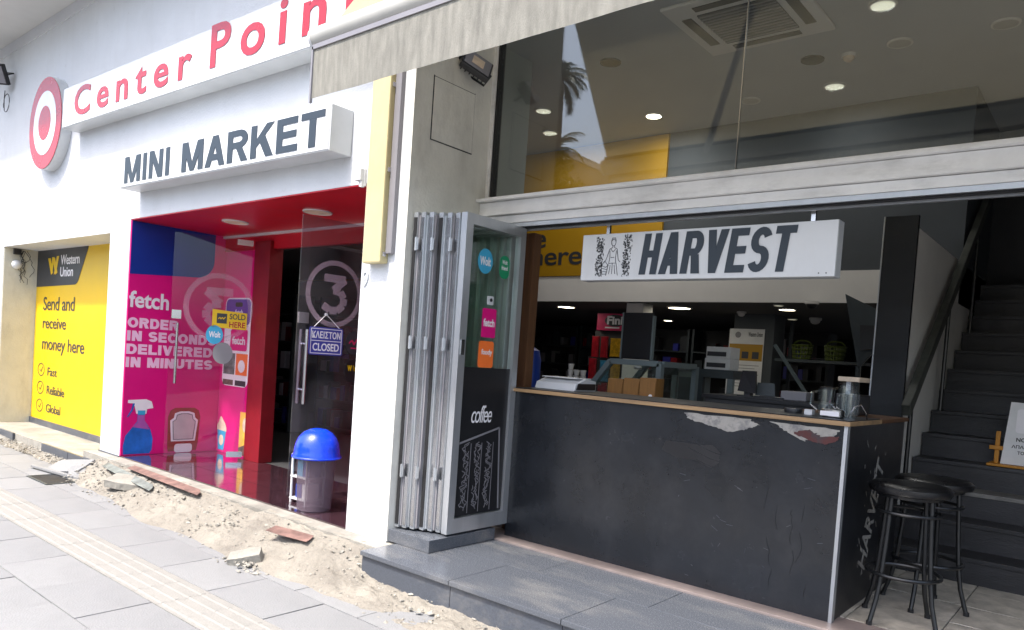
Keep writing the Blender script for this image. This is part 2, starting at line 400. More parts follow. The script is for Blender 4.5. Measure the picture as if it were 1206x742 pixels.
def block(string, plane, x0, y0, x1, y1, m, parent, s=.2, h=.19, gap=.1, cond=1.0, slant=0, lift=.002, t=.002, word=False):
    ws = [(GW[c] if c != 'I' else s/cond)*cond if c != ' ' else .30*cond for c in string]
    tot = sum(ws)+gap*cond*(len(string)-1); k = (x1-x0)/(tot+slant); H = y1-y0; x = 0; mb = MB()
    for c, w_ in zip(string, ws):
        if c != ' ':
            if not word: mb = MB()
            for i, pg in enumerate(glyph(c, w_, s*cond if c != 'I' else s*cond, h)):
                mb.poly([plane.p(x0+(x+a+slant*b)*k, y0+b*H, lift+.00015*(i % 4)) for a, b in pg], plane.n*t)
            if not word: mb.build('letter', m, parent)
        x += w_+gap*cond
    if word: mb.build('lettering', m, parent)
def copy_tree(o, parent=None):
    c = o.copy(); COL.objects.link(c); c.parent = parent
    for ch in list(o.children): copy_tree(ch, c)
    return c

# ================================================================== SETTING
from mathutils import noise as NZ
def nz(x, y, s=1.0): return NZ.noise(Vector((x*s, y*s, 3.7)))
struct(B(-400, 400, -400, 400, -.6, -.36).build('ground', 'asphalt'))
struct(B(-60, 40, -9.5, -1.62, -.36, -.34).build('road', 'asphalt'))
pv = struct(B(-18, 8, -1.6, 3.3, -.36, -.212).build('pavement', 'mortar'))
struct(B(-60, 40, -14, -9.5, -.36, -.2).build('far_pavement', 'paving'))
SW, SD = .6, .4
def slabmesh(name, wx, wy, m):
    mb = B(-wx/2+.003, wx/2-.003, -wy/2+.003, wy/2-.003, -.02, 0); o = mb.build(name, m, None, (0, 0, 0), bevel=.002); return o
proto = {}
def piece(key, name, wx, wy, m, parent, x, y, z, extra=None):
    if key not in proto:
        o = slabmesh(name, wx, wy, m); proto[key] = o.data
    else:
        o = bpy.data.objects.new(name, proto[key]); COL.objects.link(o)
    o.parent = parent; o.location = (x, y, z+random.uniform(-.0015, .0015)); o.rotation_euler = (random.uniform(-.003, .003), random.uniform(-.003, .003), 0)
    return o
for ri, y in enumerate((2.45, 2.85, 1.73, 1.33, .93, .53)):
    for k in range(27):
        x = -13.7+SW*(k+.5)+(.3 if ri % 2 else 0)
        piece('slab%d' % random.randint(0, 1), 'paving_slab', SW, SD, random.choice(('paving', 'paving_light')), pv, x, y, -.2)
# tactile strip
def tactile():
    mb = B(-.1495, .1495, -.158, .158, -.02, 0)
    for k in range(4):
        yy = -.116+k*.0775
        mb.add([(-.149, yy-.02, 0), (.149, yy-.02, 0), (.149, yy+.02, 0), (-.149, yy+.02, 0), (-.148, yy-.012, .006), (.148, yy-.012, .006), (.148, yy+.012, .006), (-.148, yy+.012, .006)],
               [(4, 5, 6, 7), (0, 1, 5, 4), (1, 2, 6, 5), (2, 3, 7, 6), (3, 0, 4, 7)])
    return mb.build('tactile_slab', 'tactile', pv, (0, 0, 0))
t0 = tactile()
for k in range(54):
    o = t0 if k == 0 else t0.copy()
    if k: COL.objects.link(o)
    o.parent = pv; o.location = (-13.5+.3*k, 2.09, -.2+random.uniform(-.001, .001))
B(-18, 8, -1.6, .33, -.214, -.203).build('paving_field', 'paving', pv)
kb = B(-18, 8, -1.75, -1.6, -.36, -.2).build('kerb', 'concrete'); struct(kb)

# platforms in front of the shops
base = struct(B(-8.6, -3.72, 3.22, 4.5, -.36, -.012).build('entrance_platform', 'concrete'))
for i in range(8):
    for j in range(3):
        x0 = -8.03+i*.473; y0 = 3.36+j*.36
        if x0 > -4.3: continue
        B(x0+.003, min(x0+.47, -4.25), y0+.003, y0+.357, -.03, 0).build('floor_tile', 'entrance_tile', base)
led = struct(B(-18, -8.6, 3.22, 3.9, -.36, -.08).build('shop_ledge', 'concrete'))
for x0, x1 in ((-13.4, -11.6), (-11.58, -10.75), (-9.75, -8.95), (-8.94, -8.42)):
    B(x0, x1, 3.19, 3.22, -.235, -.076).build('kerb_facing', 'granite', led, bevel=.004)
plat = struct(B(-3.70, 3.0, 3.12, 4.3, -.36, -.03).build('cafe_platform', 'concrete'))
for k in range(8):
    x0 = -3.72+k*.8
    B(x0+.002, x0+.798, 3.09, 3.12, -.26, -.031).build('step_riser', 'granite', plat, bevel=.003)
    B(x0+.002, x0+.798, 3.07, 3.60, -.03, 0).build('granite_slab', 'granite_top', plat, bevel=.004)
    B(x0+.202, x0+.998, 3.604, 4.02, -.03, 0).build('granite_slab', 'granite_top', plat, bevel=.003)
B(-3.75, 2.5, 4.024, 4.30, -.03, .012).build('threshold', 'marble', plat, bevel=.004)
# dirt strip where the pavement edge was dug up
nx, ny = 620, 40
mb = MB(); vs = []
for i in range(nx+1):
    for j in range(ny+1):
        x = -13.5+12.6*i/nx; t = j/ny
        e0 = 2.74+.10*nz(x, 0, .8)+.05*nz(x, 5, 3) + (.30 if x < -8.8 else .30*max(0, min(1, (-6.6-x)/2.2)))
        y = e0+(3.26-e0)*t
        mid = max(0, min(1, (x+8.6)/.5))*max(0, min(1, (-3.55-x)/.35))
        h = -.205+.05*t+mid*.14*t**.8
        h += .7*(.04*nz(x, y, 4)+.03*nz(x, y*1.5, 10)+.018*nz(x, y, 26)+.01*nz(x, y, 55))*min(1, 4*t)*(1-.3*t)
        vs.append((x, y, h))
fs = [(i*(ny+1)+j, (i+1)*(ny+1)+j, (i+1)*(ny+1)+j+1, i*(ny+1)+j+1) for i in range(nx) for j in range(ny)]
dirt = MB().add(vs, fs).build('dirt_strip', 'sand', smooth=True); struct(dirt)
def dirt_h(x, y):
    mid = max(0, min(1, (x+8.6)/.5))*max(0, min(1, (-3.55-x)/.35)); t = max(0, min(1, (y-2.75)/.5))
    return -.205+.05*t+mid*.14*t**.8
# loose rubble (uncountable)
def stone(mb, x, y, z, s):
    ax = [Vector((random.uniform(-1, 1), random.uniform(-1, 1), random.uniform(-1, 1))).normalized() for _ in range(9)]
    bm = bmesh.new()
    for a in ax: bm.verts.new(Vector((a.x*s, a.y*s*.8, a.z*s*.55)))
    bmesh.ops.convex_hull(bm, input=bm.verts[:])
    bm.verts.index_update()
    used = [v for v in bm.verts if v.link_faces]
    idx = {v: i for i, v in enumerate(used)}
    mb.add([v.co+Vector((x, y, z)) for v in used], [tuple(idx[v] for v in f.verts) for f in bm.faces]); bm.free()
mb = MB()
for _ in range(1700):
    x = random.uniform(-12.5, -2.2); y = random.uniform(2.72, 3.2) if x > -8 else random.uniform(3.0, 3.2)
    stone(mb, x, y, dirt_h(x, y)+.004, random.choice((.006, .008, .012, .018))*random.uniform(.7, 1.4))
for _ in range(160):
    x = random.gauss(-4.45, .14); y = random.gauss(2.72, .06); stone(mb, x, y, -.2+.03*math.exp(-((x+4.45)/.12)**2), random.uniform(.01, .03))
rub = mb.build('rubble', 'concrete'); tag(rub, 'loose grey stones and grit scattered along the dug-up dirt strip', 'rubble', kind='stuff')

# broken pieces lying on the dirt
def chunk(name, x, y, z, wx, wy, wz, rot, m, label, cat):
    mb = MB(); pts = [(-wx/2, -wy/2), (-.1*wx, -wy/2*1.06), (wx/2, -wy/2*.82), (wx/2*.93, .1*wy), (wx/2*.8, wy/2), (-wx*.12, wy/2*.9), (-wx/2*1.05, wy/2*.7)]
    mb.poly([(a, b, -wz/2) for a, b in pts], (0, 0, wz)); o = mb.build(name, m, None, (0, 0, 0), bevel=min(.004, wz*.2))
    o.location = (x, y, z); o.rotation_euler = tuple(R(a) for a in rot); return tag(o, label, cat)
chunk('broken_slab', -8.32, 3.0, -.125, .62, .26, .03, (24, -6, 8), 'paving_light', 'pale broken slab leaning on the ledge above the drain grate', 'broken slab')
chunk('broken_slab', -7.98, 2.99, -.15, .30, .22, .03, (14, 22, -12), 'paving_light', 'smaller tipped slab piece right of the drain grate', 'broken slab')
chunk('broken_slab', -8.3, 2.86, -.175, .95, .05, .025, (0, 0, 7), 'paving_light', 'thin pale stone strip lying before the leaning broken slab', 'broken slab')
chunk('concrete_chunk', -11.1, 3.11, -.17, .3, .12, .05, (6, 8, 20), 'concrete', 'tan concrete chunk below the far left ledge facing', 'rubble chunk')
chunk('concrete_chunk', -7.0, 3.02, -.085, .34, .22, .07, (10, 5, 30), 'concrete', 'large rough concrete chunk before the spray bottle poster', 'rubble chunk')
chunk('concrete_chunk', -4.46, 2.72, -.165, .22, .13, .09, (14, -12, 40), 'concrete', 'grey rubble chunk on the pavement edge nearest the camera', 'rubble chunk')
chunk('broken_tile', -4.42, 3.03, -.03, .36, .13, .003, (6, 4, 14), 'tarp_red', 'short reddish broken tile lying on the sand before the white pillar', 'tile')
chunk('thin_board', -6.6, 3.16, -.004, 1.5, .10, .004, (9, 0, -3), 'tarp_red', 'long faded red board along the broken entrance edge', 'board')
chunk('thin_board', -7.1, 3.06, -.045, 1.2, .09, .003, (16, 2, -4), 'tarp_teal', 'pale teal board beside the faded red board', 'board')
# drain grate
dg_ = thing('drain_grate', (-8.05, 2.73, -.2), 'small iron drain grate set in the paving below the ledge', 'drain grate')
mb = MB()
mb.box(-8.32, -7.78, 2.60, 2.625, -.2, -.193).box(-8.32, -7.78, 2.86, 2.885, -.2, -.193).box(-8.32, -8.295, 2.625, 2.86, -.2, -.193).box(-7.805, -7.78, 2.625, 2.86, -.2, -.193)
mb.build('frame', 'furn_grey', dg_)
B(-8.29, -7.81, 2.63, 2.855, -.199, -.1975).build('pit', 'rubber', dg_)
for k in range(9):
    B(-8.27+k*.05, -8.25+k*.05, 2.625, 2.86, -.1975, -.194).build('bar', 'grate_bar', dg_)

# ================================================================== MINI MARKET BUILDING
Y1 = 3.36
mk = thing('mini_market_building', (-8, 3.6, -.1), 'white plastered mini market building with red entrance recess', 'building')
mb = MB(); mb.box(-18, -8.53, Y1, 3.78, 2.345, 7.5).box(-8.53, -3.81, Y1, 3.78, 2.462, 7.5)
mb.build('wall', 'plaster', mk)
B(-8.53, -8.045, Y1, 4.6, -.1, 2.461).build('pillar', 'plaster', mk)
B(-4.245, -3.81, Y1, 4.10, -.05, 2.461).build('pillar', 'plaster', mk)
B(-18, -12.02, Y1, 3.82, -.1, 2.344).build('pillar', 'plaster', mk)
B(-8.545, -8.03, Y1-.012, Y1+.0, -.09, .0).build('skirting', 'granite', mk)
B(-8.53, -8.03, Y1-.004, Y1+.0, .0, .001).build('skirting_edge', 'granite', mk)
B(-12.02, -12.005, Y1+.01, 3.78, -.09, 2.343).build('jamb_wall', 'plaster_cream', mk)
rw = B(-3.81, -3.80, Y1, 4.12, 0, 7.5).build('return_wall', 'plaster_beige', mk)
# access hatch on the return wall
P = PL((-3.80, 0, 0), (0, 1, 0), (0, 0, 1))
h = P.flat('access_hatch', rect(3.53, 2.76, 3.93, 3.18), 'plaster_beige', mk, 0.0005, .006)
P.flats('hatch_gap', [rect(3.52, 2.752, 3.53, 3.19), rect(3.93, 2.752, 3.936, 3.19), rect(3.53, 2.752, 3.93, 2.76), rect(3.53, 3.18, 3.93, 3.186)], 'print_dark', h, .0002, .002)
B(-18, 6, 2.46, Y1, 5.1, 5.34).build('balcony', 'soffit', mk)
B(-18, 6, 2.40, 2.52, 5.34, 6.3).build('parapet', 'plaster', mk)
B(-18, -3.8, Y1-.02, Y1, 4.96, 5.098).build('cornice', 'plaster', mk)
# entrance recess
so = B(-8.03, -4.25, Y1+.004, 4.42, 2.452, 2.47).build('entrance_soffit', 'red_paint', mk)
for x in (-6.877, -5.527):
    d = MB().cyl((x, 3.86, 2.453), (x, 3.86, 2.444), .115, n=28).build('downlight', 'cream', so)
    MB().tube([(x+.12*math.cos(a*math.pi/12), 3.86+.12*math.sin(a*math.pi/12), 2.448) for a in range(24)], .008, 6, True).build('trim_ring', 'sign_white', so)
B(-8.03, -4.25, 4.37, 4.40, 2.425, 2.45).build('door_track', 'white_plastic', mk)
B(-8.03, -4.25, 4.40, 4.46, 2.28, 2.45).build('door_lintel', 'red_paint', mk)
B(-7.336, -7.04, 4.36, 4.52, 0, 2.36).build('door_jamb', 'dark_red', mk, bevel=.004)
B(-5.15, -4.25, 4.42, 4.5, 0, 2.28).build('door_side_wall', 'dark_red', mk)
B(-8.045, -8.03, 3.365, 4.42, -.0, 2.45).build('recess_wall', 'magenta', mk)
B(-8.03, -7.336, 4.42, 4.5, 0, 2.28).build('recess_back_wall', 'magenta', mk)
B(-4.31, -4.25, Y1-.02, Y1-.0, 2.44, 2.56).build('mounting_plate', 'white_plastic', mk)

# ---- poster in the entrance
fp = thing('entrance_poster', (-8.03, 3.37, 0), 'magenta and blue wall poster reading fetch order in seconds delivered in minutes', 'poster')
P = PL((-8.03, 3.36, 0), (0, 1, 0), (0, 0, 1))
P.flat('backing', rect(.008, .004, 1.055, 2.449), 'magenta', fp, .0, .003)
P.flat('blue_corner', [(.009, 2.448), (.009, 1.90), (.72, 1.95)]+[(.72+.20*math.sin(R(a)), 2.15-.20*math.cos(R(a))) for a in range(10, 91, 10)]+[(.92, 2.448)], 'poster_blue', fp, .003, .002)
text('lettering', 'fetch', P, .015, 1.555, .43, 1.73, 'print_white', fp, .025, 1.0, .004)
for i, (s, x1) in enumerate((('ORDER', .55), ('IN SECONDS', .985), ('DELIVERED', .95), ('IN MINUTES', .96))):
    nw = s.split(' '); cut = .012+(.13+.09 if len(nw) > 1 else 0)
    if len(nw) > 1: block('IN', P, .012, 1.345-i*.138, .012+.15, 1.452-i*.138, 'print_pinkwhite', fp, .27, .25, .12, word=True)
    block(nw[-1], P, cut, 1.345-i*.138, x1, 1.452-i*.138, 'print_pinkwhite', fp, .27, .25, .09, word=True)
# printed spray bottle
sb = P.flat('spray_bottle_print', [(.03, .012), (.30, .012), (.325, .05), (.33, .17), (.30, .27), (.235, .37), (.235, .43), (.16, .43), (.16, .36), (.045, .21), (.025, .10)], 'spray_blue', fp, .003)
P.flat('liquid_shade', [(.11, .30), (.29, .27), (.235, .37), (.235, .425), (.163, .425), (.163, .35)], 'spray_violet', sb, .005, .001)
P.flat('spray_head', [(.055, .585), (.055, .555), (.105, .55), (.125, .52), (.145, .44), (.25, .44), (.255, .49), (.32, .50), (.30, .57), (.24, .595)], 'print_white', sb, .005, .001)
P.flat('trigger', [(.105, .55), (.125, .55), (.105, .47), (.06, .405), (.05, .41), (.09, .48)], 'spray_blue', sb, .0065, .001)
P.flat('pump_collar', rect(.16, .43, .237, .475), 'sky_blue', sb, .0065, .001)
# printed sauce bottle
kt = P.flat('sauce_bottle_print', [(.50, .02), (.82, .02), (.835, .10), (.85, .40), (.83, .47), (.78, .50), (.56, .50), (.51, .47), (.485, .40), (.49, .10)], 'ketchup_red', fp, .003)
P.flat('label', [(.53, .13), (.80, .13), (.825, .36), (.79, .39), (.78, .44), (.72, .46), (.62, .46), (.56, .44), (.55, .39), (.51, .36)], 'print_white', kt, .005, .001)
P.flat('label_inner', [(.55, .145), (.78, .145), (.80, .35), (.77, .375), (.76, .425), (.71, .44), (.63, .44), (.58, .425), (.57, .375), (.535, .35)], 'print_grey', kt, .0065, .001)
P.flat('label_field', [(.56, .155), (.77, .155), (.79, .345), (.76, .37), (.75, .415), (.70, .43), (.64, .43), (.59, .415), (.58, .37), (.545, .345)], 'ketchup_label', kt, .008, .001)
P.flat('cap', rrect(.57, .005, .77, .10, .03), 'print_white', kt, .005, .001)
# back part of the poster
P2 = PL((-8.03, 4.42, 0), (1, 0, 0), (0, 0, 1))
P2.flat('backing', rect(.004, .004, .692, 2.449), 'magenta', fp, .0, .003)
cup = P2.flat('cup_print', [(.05, 0.03), (.17, 0.03), (.21, .25), (.02, .26)], 'sky_blue', fp, .003)
P2.flat('ice_cream', [(.01, .255), (.22, .245), (.215, .29), (.18, .34), (.14, .37), (.10, .41), (.07, .40), (.05, .35), (.015, .31)], 'cream', cup, .005, .001)
P2.flat('cup_motif', ell(.115, .14, .05, .06), 'cream', cup, .005, .001)
ph = P2.flat('phone_print', rrect(.06, .77, .60, 1.76, .08), 'print_white', fp, .003)
P2.flat('phone_edge', rrect(.05, .76, .61, 1.77, .085), 'print_black', ph, .0025, .0004)
P2.flat('phone_top', rrect(.075, 1.46, .585, 1.745, .06), 'violet', ph, .005, .001)
P2.flat('camera_notch', rrect(.27, 1.66, .42, 1.71, .02), 'print_black', ph, .0065, .001)
text('lettering', 'fetch', P2, .27, 1.57, .43, 1.63, 'print_white', ph, .02, 1, .0065, .001)
t = P2.flat('offer_tile', rrect(.20, 1.17, .55, 1.41, .03), 'magenta', ph, .005, .001)
text('lettering', 'fetch', P2, .24, 1.24, .51, 1.33, 'print_white', ph, .03, 1, .0065, .001)
P2.flat('photo_tile', rect(.08, .90, .32, 1.14), 'tarp_teal', ph, .005, .001)
P2.flat('photo_tile', rect(.34, .90, .58, 1.14), 'print_orange', ph, .005, .001)
P2.flat('photo_tile', rect(.08, .78, .30, .84), 'tarp_red', ph, .005, .001)
P2.flat('photo_tile', rect(.34, .78, .56, .84), 'print_dark', ph, .005, .001)
P2.flat('round_badge', ell(.46, 1.0, .07), 'print_white', ph, .0065, .001)
wp = P2.flat('snack_photo', rect(.49, .02, .69, .50), 'warm_print', fp, .003)
P2.flat('snack_photo_dark', [(.49, .02), (.69, .02), (.69, .20), (.60, .14), (.49, .10)], 'tarp_red', wp, .005, .001)
P2.flat('snack_photo_glow', ell(.60, .36, .05, .08), 'cream', wp, .005, .001)

# ---- yellow panel
yp = thing('yellow_panel', (-10.2, 3.77, -.07), 'tall yellow money transfer panel in the shallow wall recess', 'sign panel')
P = PL((-12.0, 3.775, 0), (1, 0, 0), (0, 0, 1))
B(-12.0, -8.05, 3.775, 3.85, 0.0, 2.4).build('panel', 'yellow', yp)
B(-12.0, -8.05, 3.755, 3.80, -.08, 0.0).build('skirting', 'granite', yp)
cr = P.flat('corner_field', [(.01, 2.399), (.01, 1.84), (1.38, 1.86)]+[(1.38+.16*math.sin(R(a)), 2.02-.16*math.cos(R(a))) for a in range(10, 70, 10)]+[(1.83, 2.399)], 'print_dark', yp)
for k in range(2):
    x = .42+k*.16
    P.flat('emblem_stroke', [(x, 2.23), (x+.09, 2.23), (x+.20, 2.03), (x+.13, 2.00)], 'yellow', cr, .005, .001)
P.flat('emblem_stroke', [(.74, 2.25), (.82, 2.25), (.74, 2.03), (.66, 2.00)], 'yellow', cr, .0065, .001)
P.flat('emblem_stroke', [(.57, 2.24), (.65, 2.24), (.60, 2.03), (.56, 2.00)], 'yellow', cr, .0065, .001)
text('lettering', 'Western', P, .88, 2.13, 1.52, 2.26, 'print_white', cr, .015, .95, .005, .001)
text('lettering', 'Union', P, .88, 1.97, 1.32, 2.10, 'print_white', cr, .015, .95, .005, .001)
text('lettering', 'Send and', P, .31, 1.515, 1.42, 1.70, 'print_dark', yp, .005, .95)
text('lettering', 'receive', P, .32, 1.265, 1.16, 1.41, 'print_dark', yp, .005, .95)
text('lettering', 'money here', P, .33, .92, 1.80, 1.145, 'print_dark', yp, .005, .95)
for z, s, x1 in ((.62, 'Fast', .92), (.37, 'Reliable', 1.21), (.12, 'Global', 1.10)):
    P.strokes('icon_ring', [ell(.33, z+.07, .12, .085)+[ell(.33, z+.07, .12, .085)[0]]], .012, 'print_dark', yp)
    P.strokes('icon_mark', [[(.28, z+.07), (.33, z+.04), (.39, z+.11)]], .012, 'print_dark', yp)
    text('lettering', s, P, .58, z, x1, z+.115, 'print_dark', yp, .005, .95)

# ---- alarm bell with wires on the cream jamb
al = thing('alarm_bell', (-12.0, 3.5, 2.1), 'small round alarm bell with loose wires on the cream jamb', 'alarm bell')
MB().lathe((0, 0, 0), [(.001, .06), (.02, .06), (.045, .045), (.062, .02), (.066, 0)], 24).build('bell', 'sign_white', al, (0, 0, 0), True)
bb = al.children[0]; bb.rotation_euler = (0, R(90), 0); bb.location = (.006, .02, .02)
B(-12.003, -11.955, 3.47, 3.56, 2.26, 2.335).build('housing', 'black_plastic', al, bevel=.006)
for k in range(7):
    pts = []; y = 3.60+random.uniform(-.03, .05); z = 2.32
    for i in range(9):
        pts.append((-11.985+random.uniform(0, .02), y, z)); y += random.uniform(-.05, .05); z -= random.uniform(.02, .08)
    MB().tube(pts, .0035, 5).build('wire', 'cable', al)

# ---- signs
def box_sign(name, x0, x1, yf, z0, z1, tilt, label, dep):
    o = thing(name, (x0, yf, z0), label, 'sign')
    B(x0, x1, yf+.006, yf+dep, z0, z1).build('case', 'sign_side', o, bevel=.006)
    B(x0+.01, x1-.01, yf, yf+.012, z0+.01, z1-.01).build('face', 'sign_white', o, bevel=.003)
    o.rotation_euler = (0, tilt, 0)
    return o, PL((x0, yf, z0), (1, 0, 0), (0, 0, 1))
o, P = box_sign('mini_market_sign', -7.86, -4.44, 3.16, 2.712, 3.04, .013, 'white box sign reading mini market in grey capitals', .197)
block('MINI', P, .10, .04, 1.04, .295, 'sign_grey', o, .225, .2, .15)
block('MARKET', P, 1.27, .04, 3.36, .295, 'sign_grey', o, .225, .2, .09)
o, P = box_sign('long_fascia_sign', -9.51, -4.0, 3.17, 3.54, 3.984, .020, 'long white fascia sign with red lettering under the balcony', .187)
text('lettering', 'Center', P, .348, .082, 2.99, .398, 'sign_red', o, .02, 1.45, split='letter')
text('lettering', 'Point', P, 3.31, .092, 5.36, .455, 'sign_red', o, .02, 1.45, split='letter')
# round bullseye sign
rs = thing('round_bullseye_sign', (-10.27, 3.24, 3.73), 'round red and white bullseye sign left of the fascia sign', 'sign')
P = PL((-10.27, 3.24, 3.735), (1, 0, 0), (0, 0, 1))
P.flat('case', ell(0, 0, .53, .55, 56), 'sign_side', rs, -.118, .112)
P.flat('red_ring', ell(0, 0, .525, .545, 56), 'sign_red', rs, -.004, .006)
P.flat('white_ring', ell(0, 0, .367, .38, 56), 'sign_white', rs, .002, .003)
P.flat('red_centre', ell(0, 0, .197, .203, 48), 'sign_red', rs, .005, .003)

# ---- flood lights
def flood(name, loc, rot, label, sz):
    o = thing(name, loc, label, 'floodlight')
    z = (0, 0, 0)
    def q(mb, n, m, bv=0):
        c = mb.build(n, m, o, z, bevel=bv); return c
    q(B(-sz, sz, 0, .05, -sz*.78, sz*.78), 'housing', 'black_plastic', .01)
    q(B(-sz*.86, sz*.86, -.006, 0, -sz*.64, sz*.64), 'lens', 'glass' if 0 else 'print_grey')
    q(B(-sz*.4, sz*.4, -.009, -.006, -sz*.35, sz*.35), 'led_plate', 'cream')
    for k in range(6): q(B(-sz*.8+k*sz*.3, -sz*.8+k*sz*.3+.008, .05, .075, -sz*.6, sz*.6), 'cooling_fin', 'black_plastic')
    q(MB().tube([(-sz*1.08, .03, 0), (-sz*1.08, .13, -.0), (sz*1.08, .13, 0), (sz*1.08, .03, 0)], .009, 6), 'bracket', 'black_metal')
    o.rotation_euler = rot; return o
flood('floodlight', (-11.93, 3.14, 4.60), (R(30), R(4), R(32)), 'black floodlight with dangling cable at the left end of the facade', .17)
cb = MB().tube([(-12.05+.02*math.cos(t*.5), 3.3, 4.45-.03*t) if t < 4 else (-11.95+.12*math.cos(t*.45+2.2), 3.3, 4.27+.12*math.sin(t*.45+2.2)) for t in range(18)], .005, 6).build('floodlight_cable', 'cable', None, (-12, 3.3, 4.2))
tag(cb, 'thin black cable loop hanging under the far left floodlight', 'cable')
flood('floodlight', (-3.70, 3.84, 3.36), (R(-30), R(22), R(62)), 'black floodlight on the beige side wall under the awning', .115)

# ---- duct, box, number
du = thing('cable_duct', (-4.05, 3.3, 1.88), 'vertical cream cable duct on the white pillar left of the awning', 'duct')
B(-4.155, -3.965, 3.285, 3.36, 1.885, 4.9).build('cover', 'duct', du, bevel=.012)
B(-3.962, -3.90, 3.325, 3.36, 1.95, 4.9).build('duct_shadow_strip', 'print_grey', du, bevel=.006)  # grey strip painted in for the shadow on the duct's right side
for z in (1.93, 2.5, 3.07): B(-3.966, -3.955, 3.30, 3.33, z, z+.03).build('clip', 'steel', du)
jb = thing('junction_box', (-4.29, 3.34, 2.49), 'small white junction box at the entrance corner beside the red soffit', 'box')
B(-4.325, -4.255, 3.305, 3.345, 2.475, 2.56).build('lid', 'white_plastic', jb, bevel=.006)
B(-4.275, -4.255, 3.32, 3.345, 2.43, 2.475).build('gland', 'white_plastic', jb)
hn = thing('house_number', (-4.19, 3.36, 1.75), 'small grey house number nine on the white pillar', 'number')
P = PL((-4.22, 3.358, 1.73), (1, 0, 0), (0, 0, 1))
text('digit', '9', P, 0, 0, .06, .115, 'sign_side', hn, .0, 1, 0, .008)

# ---- glass door leaves
def leaf(name, hinge, free, label, gm='door_glass'):
    hx, hy = hinge; fx, fy = free
    o = thing(name, (hx, hy, 0.02), label, 'door')
    L = math.hypot(fx-hx, fy-hy); P = PL((hx, hy, 0), (fx-hx, fy-hy, 0), (0, 0, 1))
    P.flat('pane', rect(.0, .03, L, 2.36), gm, o, -.005, .01)
    for z in (.03, 2.30):
        P.flats('patch_fitting', [rect(0, z, .16, z+.06)], 'steel', o, -.012, .024)
    P.flats('lock_plate', [rect(L-.10, 1.47, L-.01, 1.56)], 'steel', o, -.014, .028)
    for sgn in (-1, 1):
        a = L-.07
        pts = [P.p(a, .80, sgn*.05), P.p(a, 1.42, sgn*.05)]
        c = MB().cyl(pts[0], pts[1], .014, n=12).build('pull_handle', 'steel', o, smooth=True)
        for z in (.92, 1.30): MB().cyl(P.p(a, z, sgn*.005), P.p(a, z, sgn*.05), .009, n=10).build('standoff', 'steel', c)
    return o, P, L
def three(P, cx, cz, s, o, mirror, fm='frost'):
    pl = PL(P.o, P.r, P.u)
    ring = ell(cx, cz, s, s*1.05, 40)
    P.strokes('ring_mark', [ring+[ring[0]]], s*.17, fm, o, .006)
    k = -1 if mirror else 1
    pts = [(-.42, .52), (.40, .52), (-.05, .12), (.22, .08), (.38, -.12), (.36, -.36), (.12, -.56), (-.16, -.56), (-.42, -.40)]
    P.strokes('number_mark', [[(cx+k*a*s, cz+b*s) for a, b in pts]], s*.26, fm, o, .006)
l1, PA, LA = leaf('glass_door_leaf', (-7.32, 4.33), (-7.66, 3.64), 'open glass door leaf with round stickers before the magenta poster')
three(PA, LA-.46, 1.62, .32, l1, False, 'frost_faint')
# stickers seen through or on the left leaf
PB = PL((-7.66, 3.64, 0), (-7.32+7.66, 4.33-3.64, 0), (0, 0, 1))
STK = []
def sticker(name, P, shape, m, label, parts, cat='sticker', lift=.0075):
    c = (sum(a for a, b in shape)/len(shape), min(b for a, b in shape))
    o = thing(name, tuple(P.p(c[0], c[1], lift)), label, cat); STK.append(o)
    P.flat('backing', shape, m, o, lift, .001)
    for (s, x0, y0, x1, y1, tm, bd) in parts: text('lettering', s, P, x0, y0, x1, y1, tm, o, bd, 1, lift+.0015, .0005)
    return o
sticker('sold_here_sticker', PB, [(.40, 1.41), (.745, 1.40), (.745, 1.58), (.40, 1.60)], 'yellow', 'yellow sticker reading sold here on the open glass door',
        [('SOLD', .57, 1.505, .73, 1.565, 'print_dark', .02), ('HERE', .57, 1.42, .73, 1.48, 'sign_red', .02)])
_st = bpy.data.objects['sold_here_sticker']
PB.flat('dark_square', rect(.445, 1.455, .545, 1.56), 'print_dark', _st, .0088, .0005)
PB.strokes('scribble_mark', [[(.46, 1.50), (.475, 1.52), (.485, 1.50), (.50, 1.52), (.51, 1.50), (.53, 1.525)]], .008, 'yellow', _st, .0095)
sticker('round_sticker', PB, ell(.43, 1.33, .085, .10), 'sky_blue', 'round light blue sticker reading Wolt on the open glass door', [('Wolt', .375, 1.30, .49, 1.365, 'print_white', .03)])
sticker('round_sticker', PB, ell(.52, 1.14, .10, .115), 'print_grey', 'round plain grey sticker below the blue one on the glass door', [])
l2, PC, LC = leaf('glass_door_leaf', (-5.22, 4.40), (-5.30, 3.565), 'open glass door leaf with large frosted three beside the white pillar', 'door_glass_reflection_tint')
PD = PL((-5.30, 3.565, 0), (.08, .835, 0), (0, 0, 1))
three(PD, .33, 1.74, .25, l2, False)
cl = thing('closed_sign', (-5.26, 3.75, 1.22), 'small violet hanging sign reading closed in Greek and English', 'sign')
PD2 = PL(PD.p(0, 0, .03), PD.r, PD.u)
PD2.flat('board', rrect(.10, 1.215, .42, 1.45, .02), 'sign_violet', cl, 0, .006)
PD2.strokes('border_line', [[(.115, 1.23), (.405, 1.23), (.405, 1.435), (.115, 1.435), (.115, 1.23)], [(.115, 1.335), (.405, 1.335)]], .006, 'print_white', cl, .0065)
text('lettering', 'ΚΛΕΙΣΤΟΝ', PD2, .125, 1.355, .395, 1.415, 'print_white', cl, .02, 1, .0065, .001)
text('lettering', 'CLOSED', PD2, .135, 1.25, .385, 1.315, 'print_white', cl, .02, 1, .0065, .001)
MB().tube([PD2.p(.14, 1.45, .004), PD2.p(.26, 1.56, -.015), PD2.p(.38, 1.45, .004)], .003, 5).build('cord', 'print_white', cl)
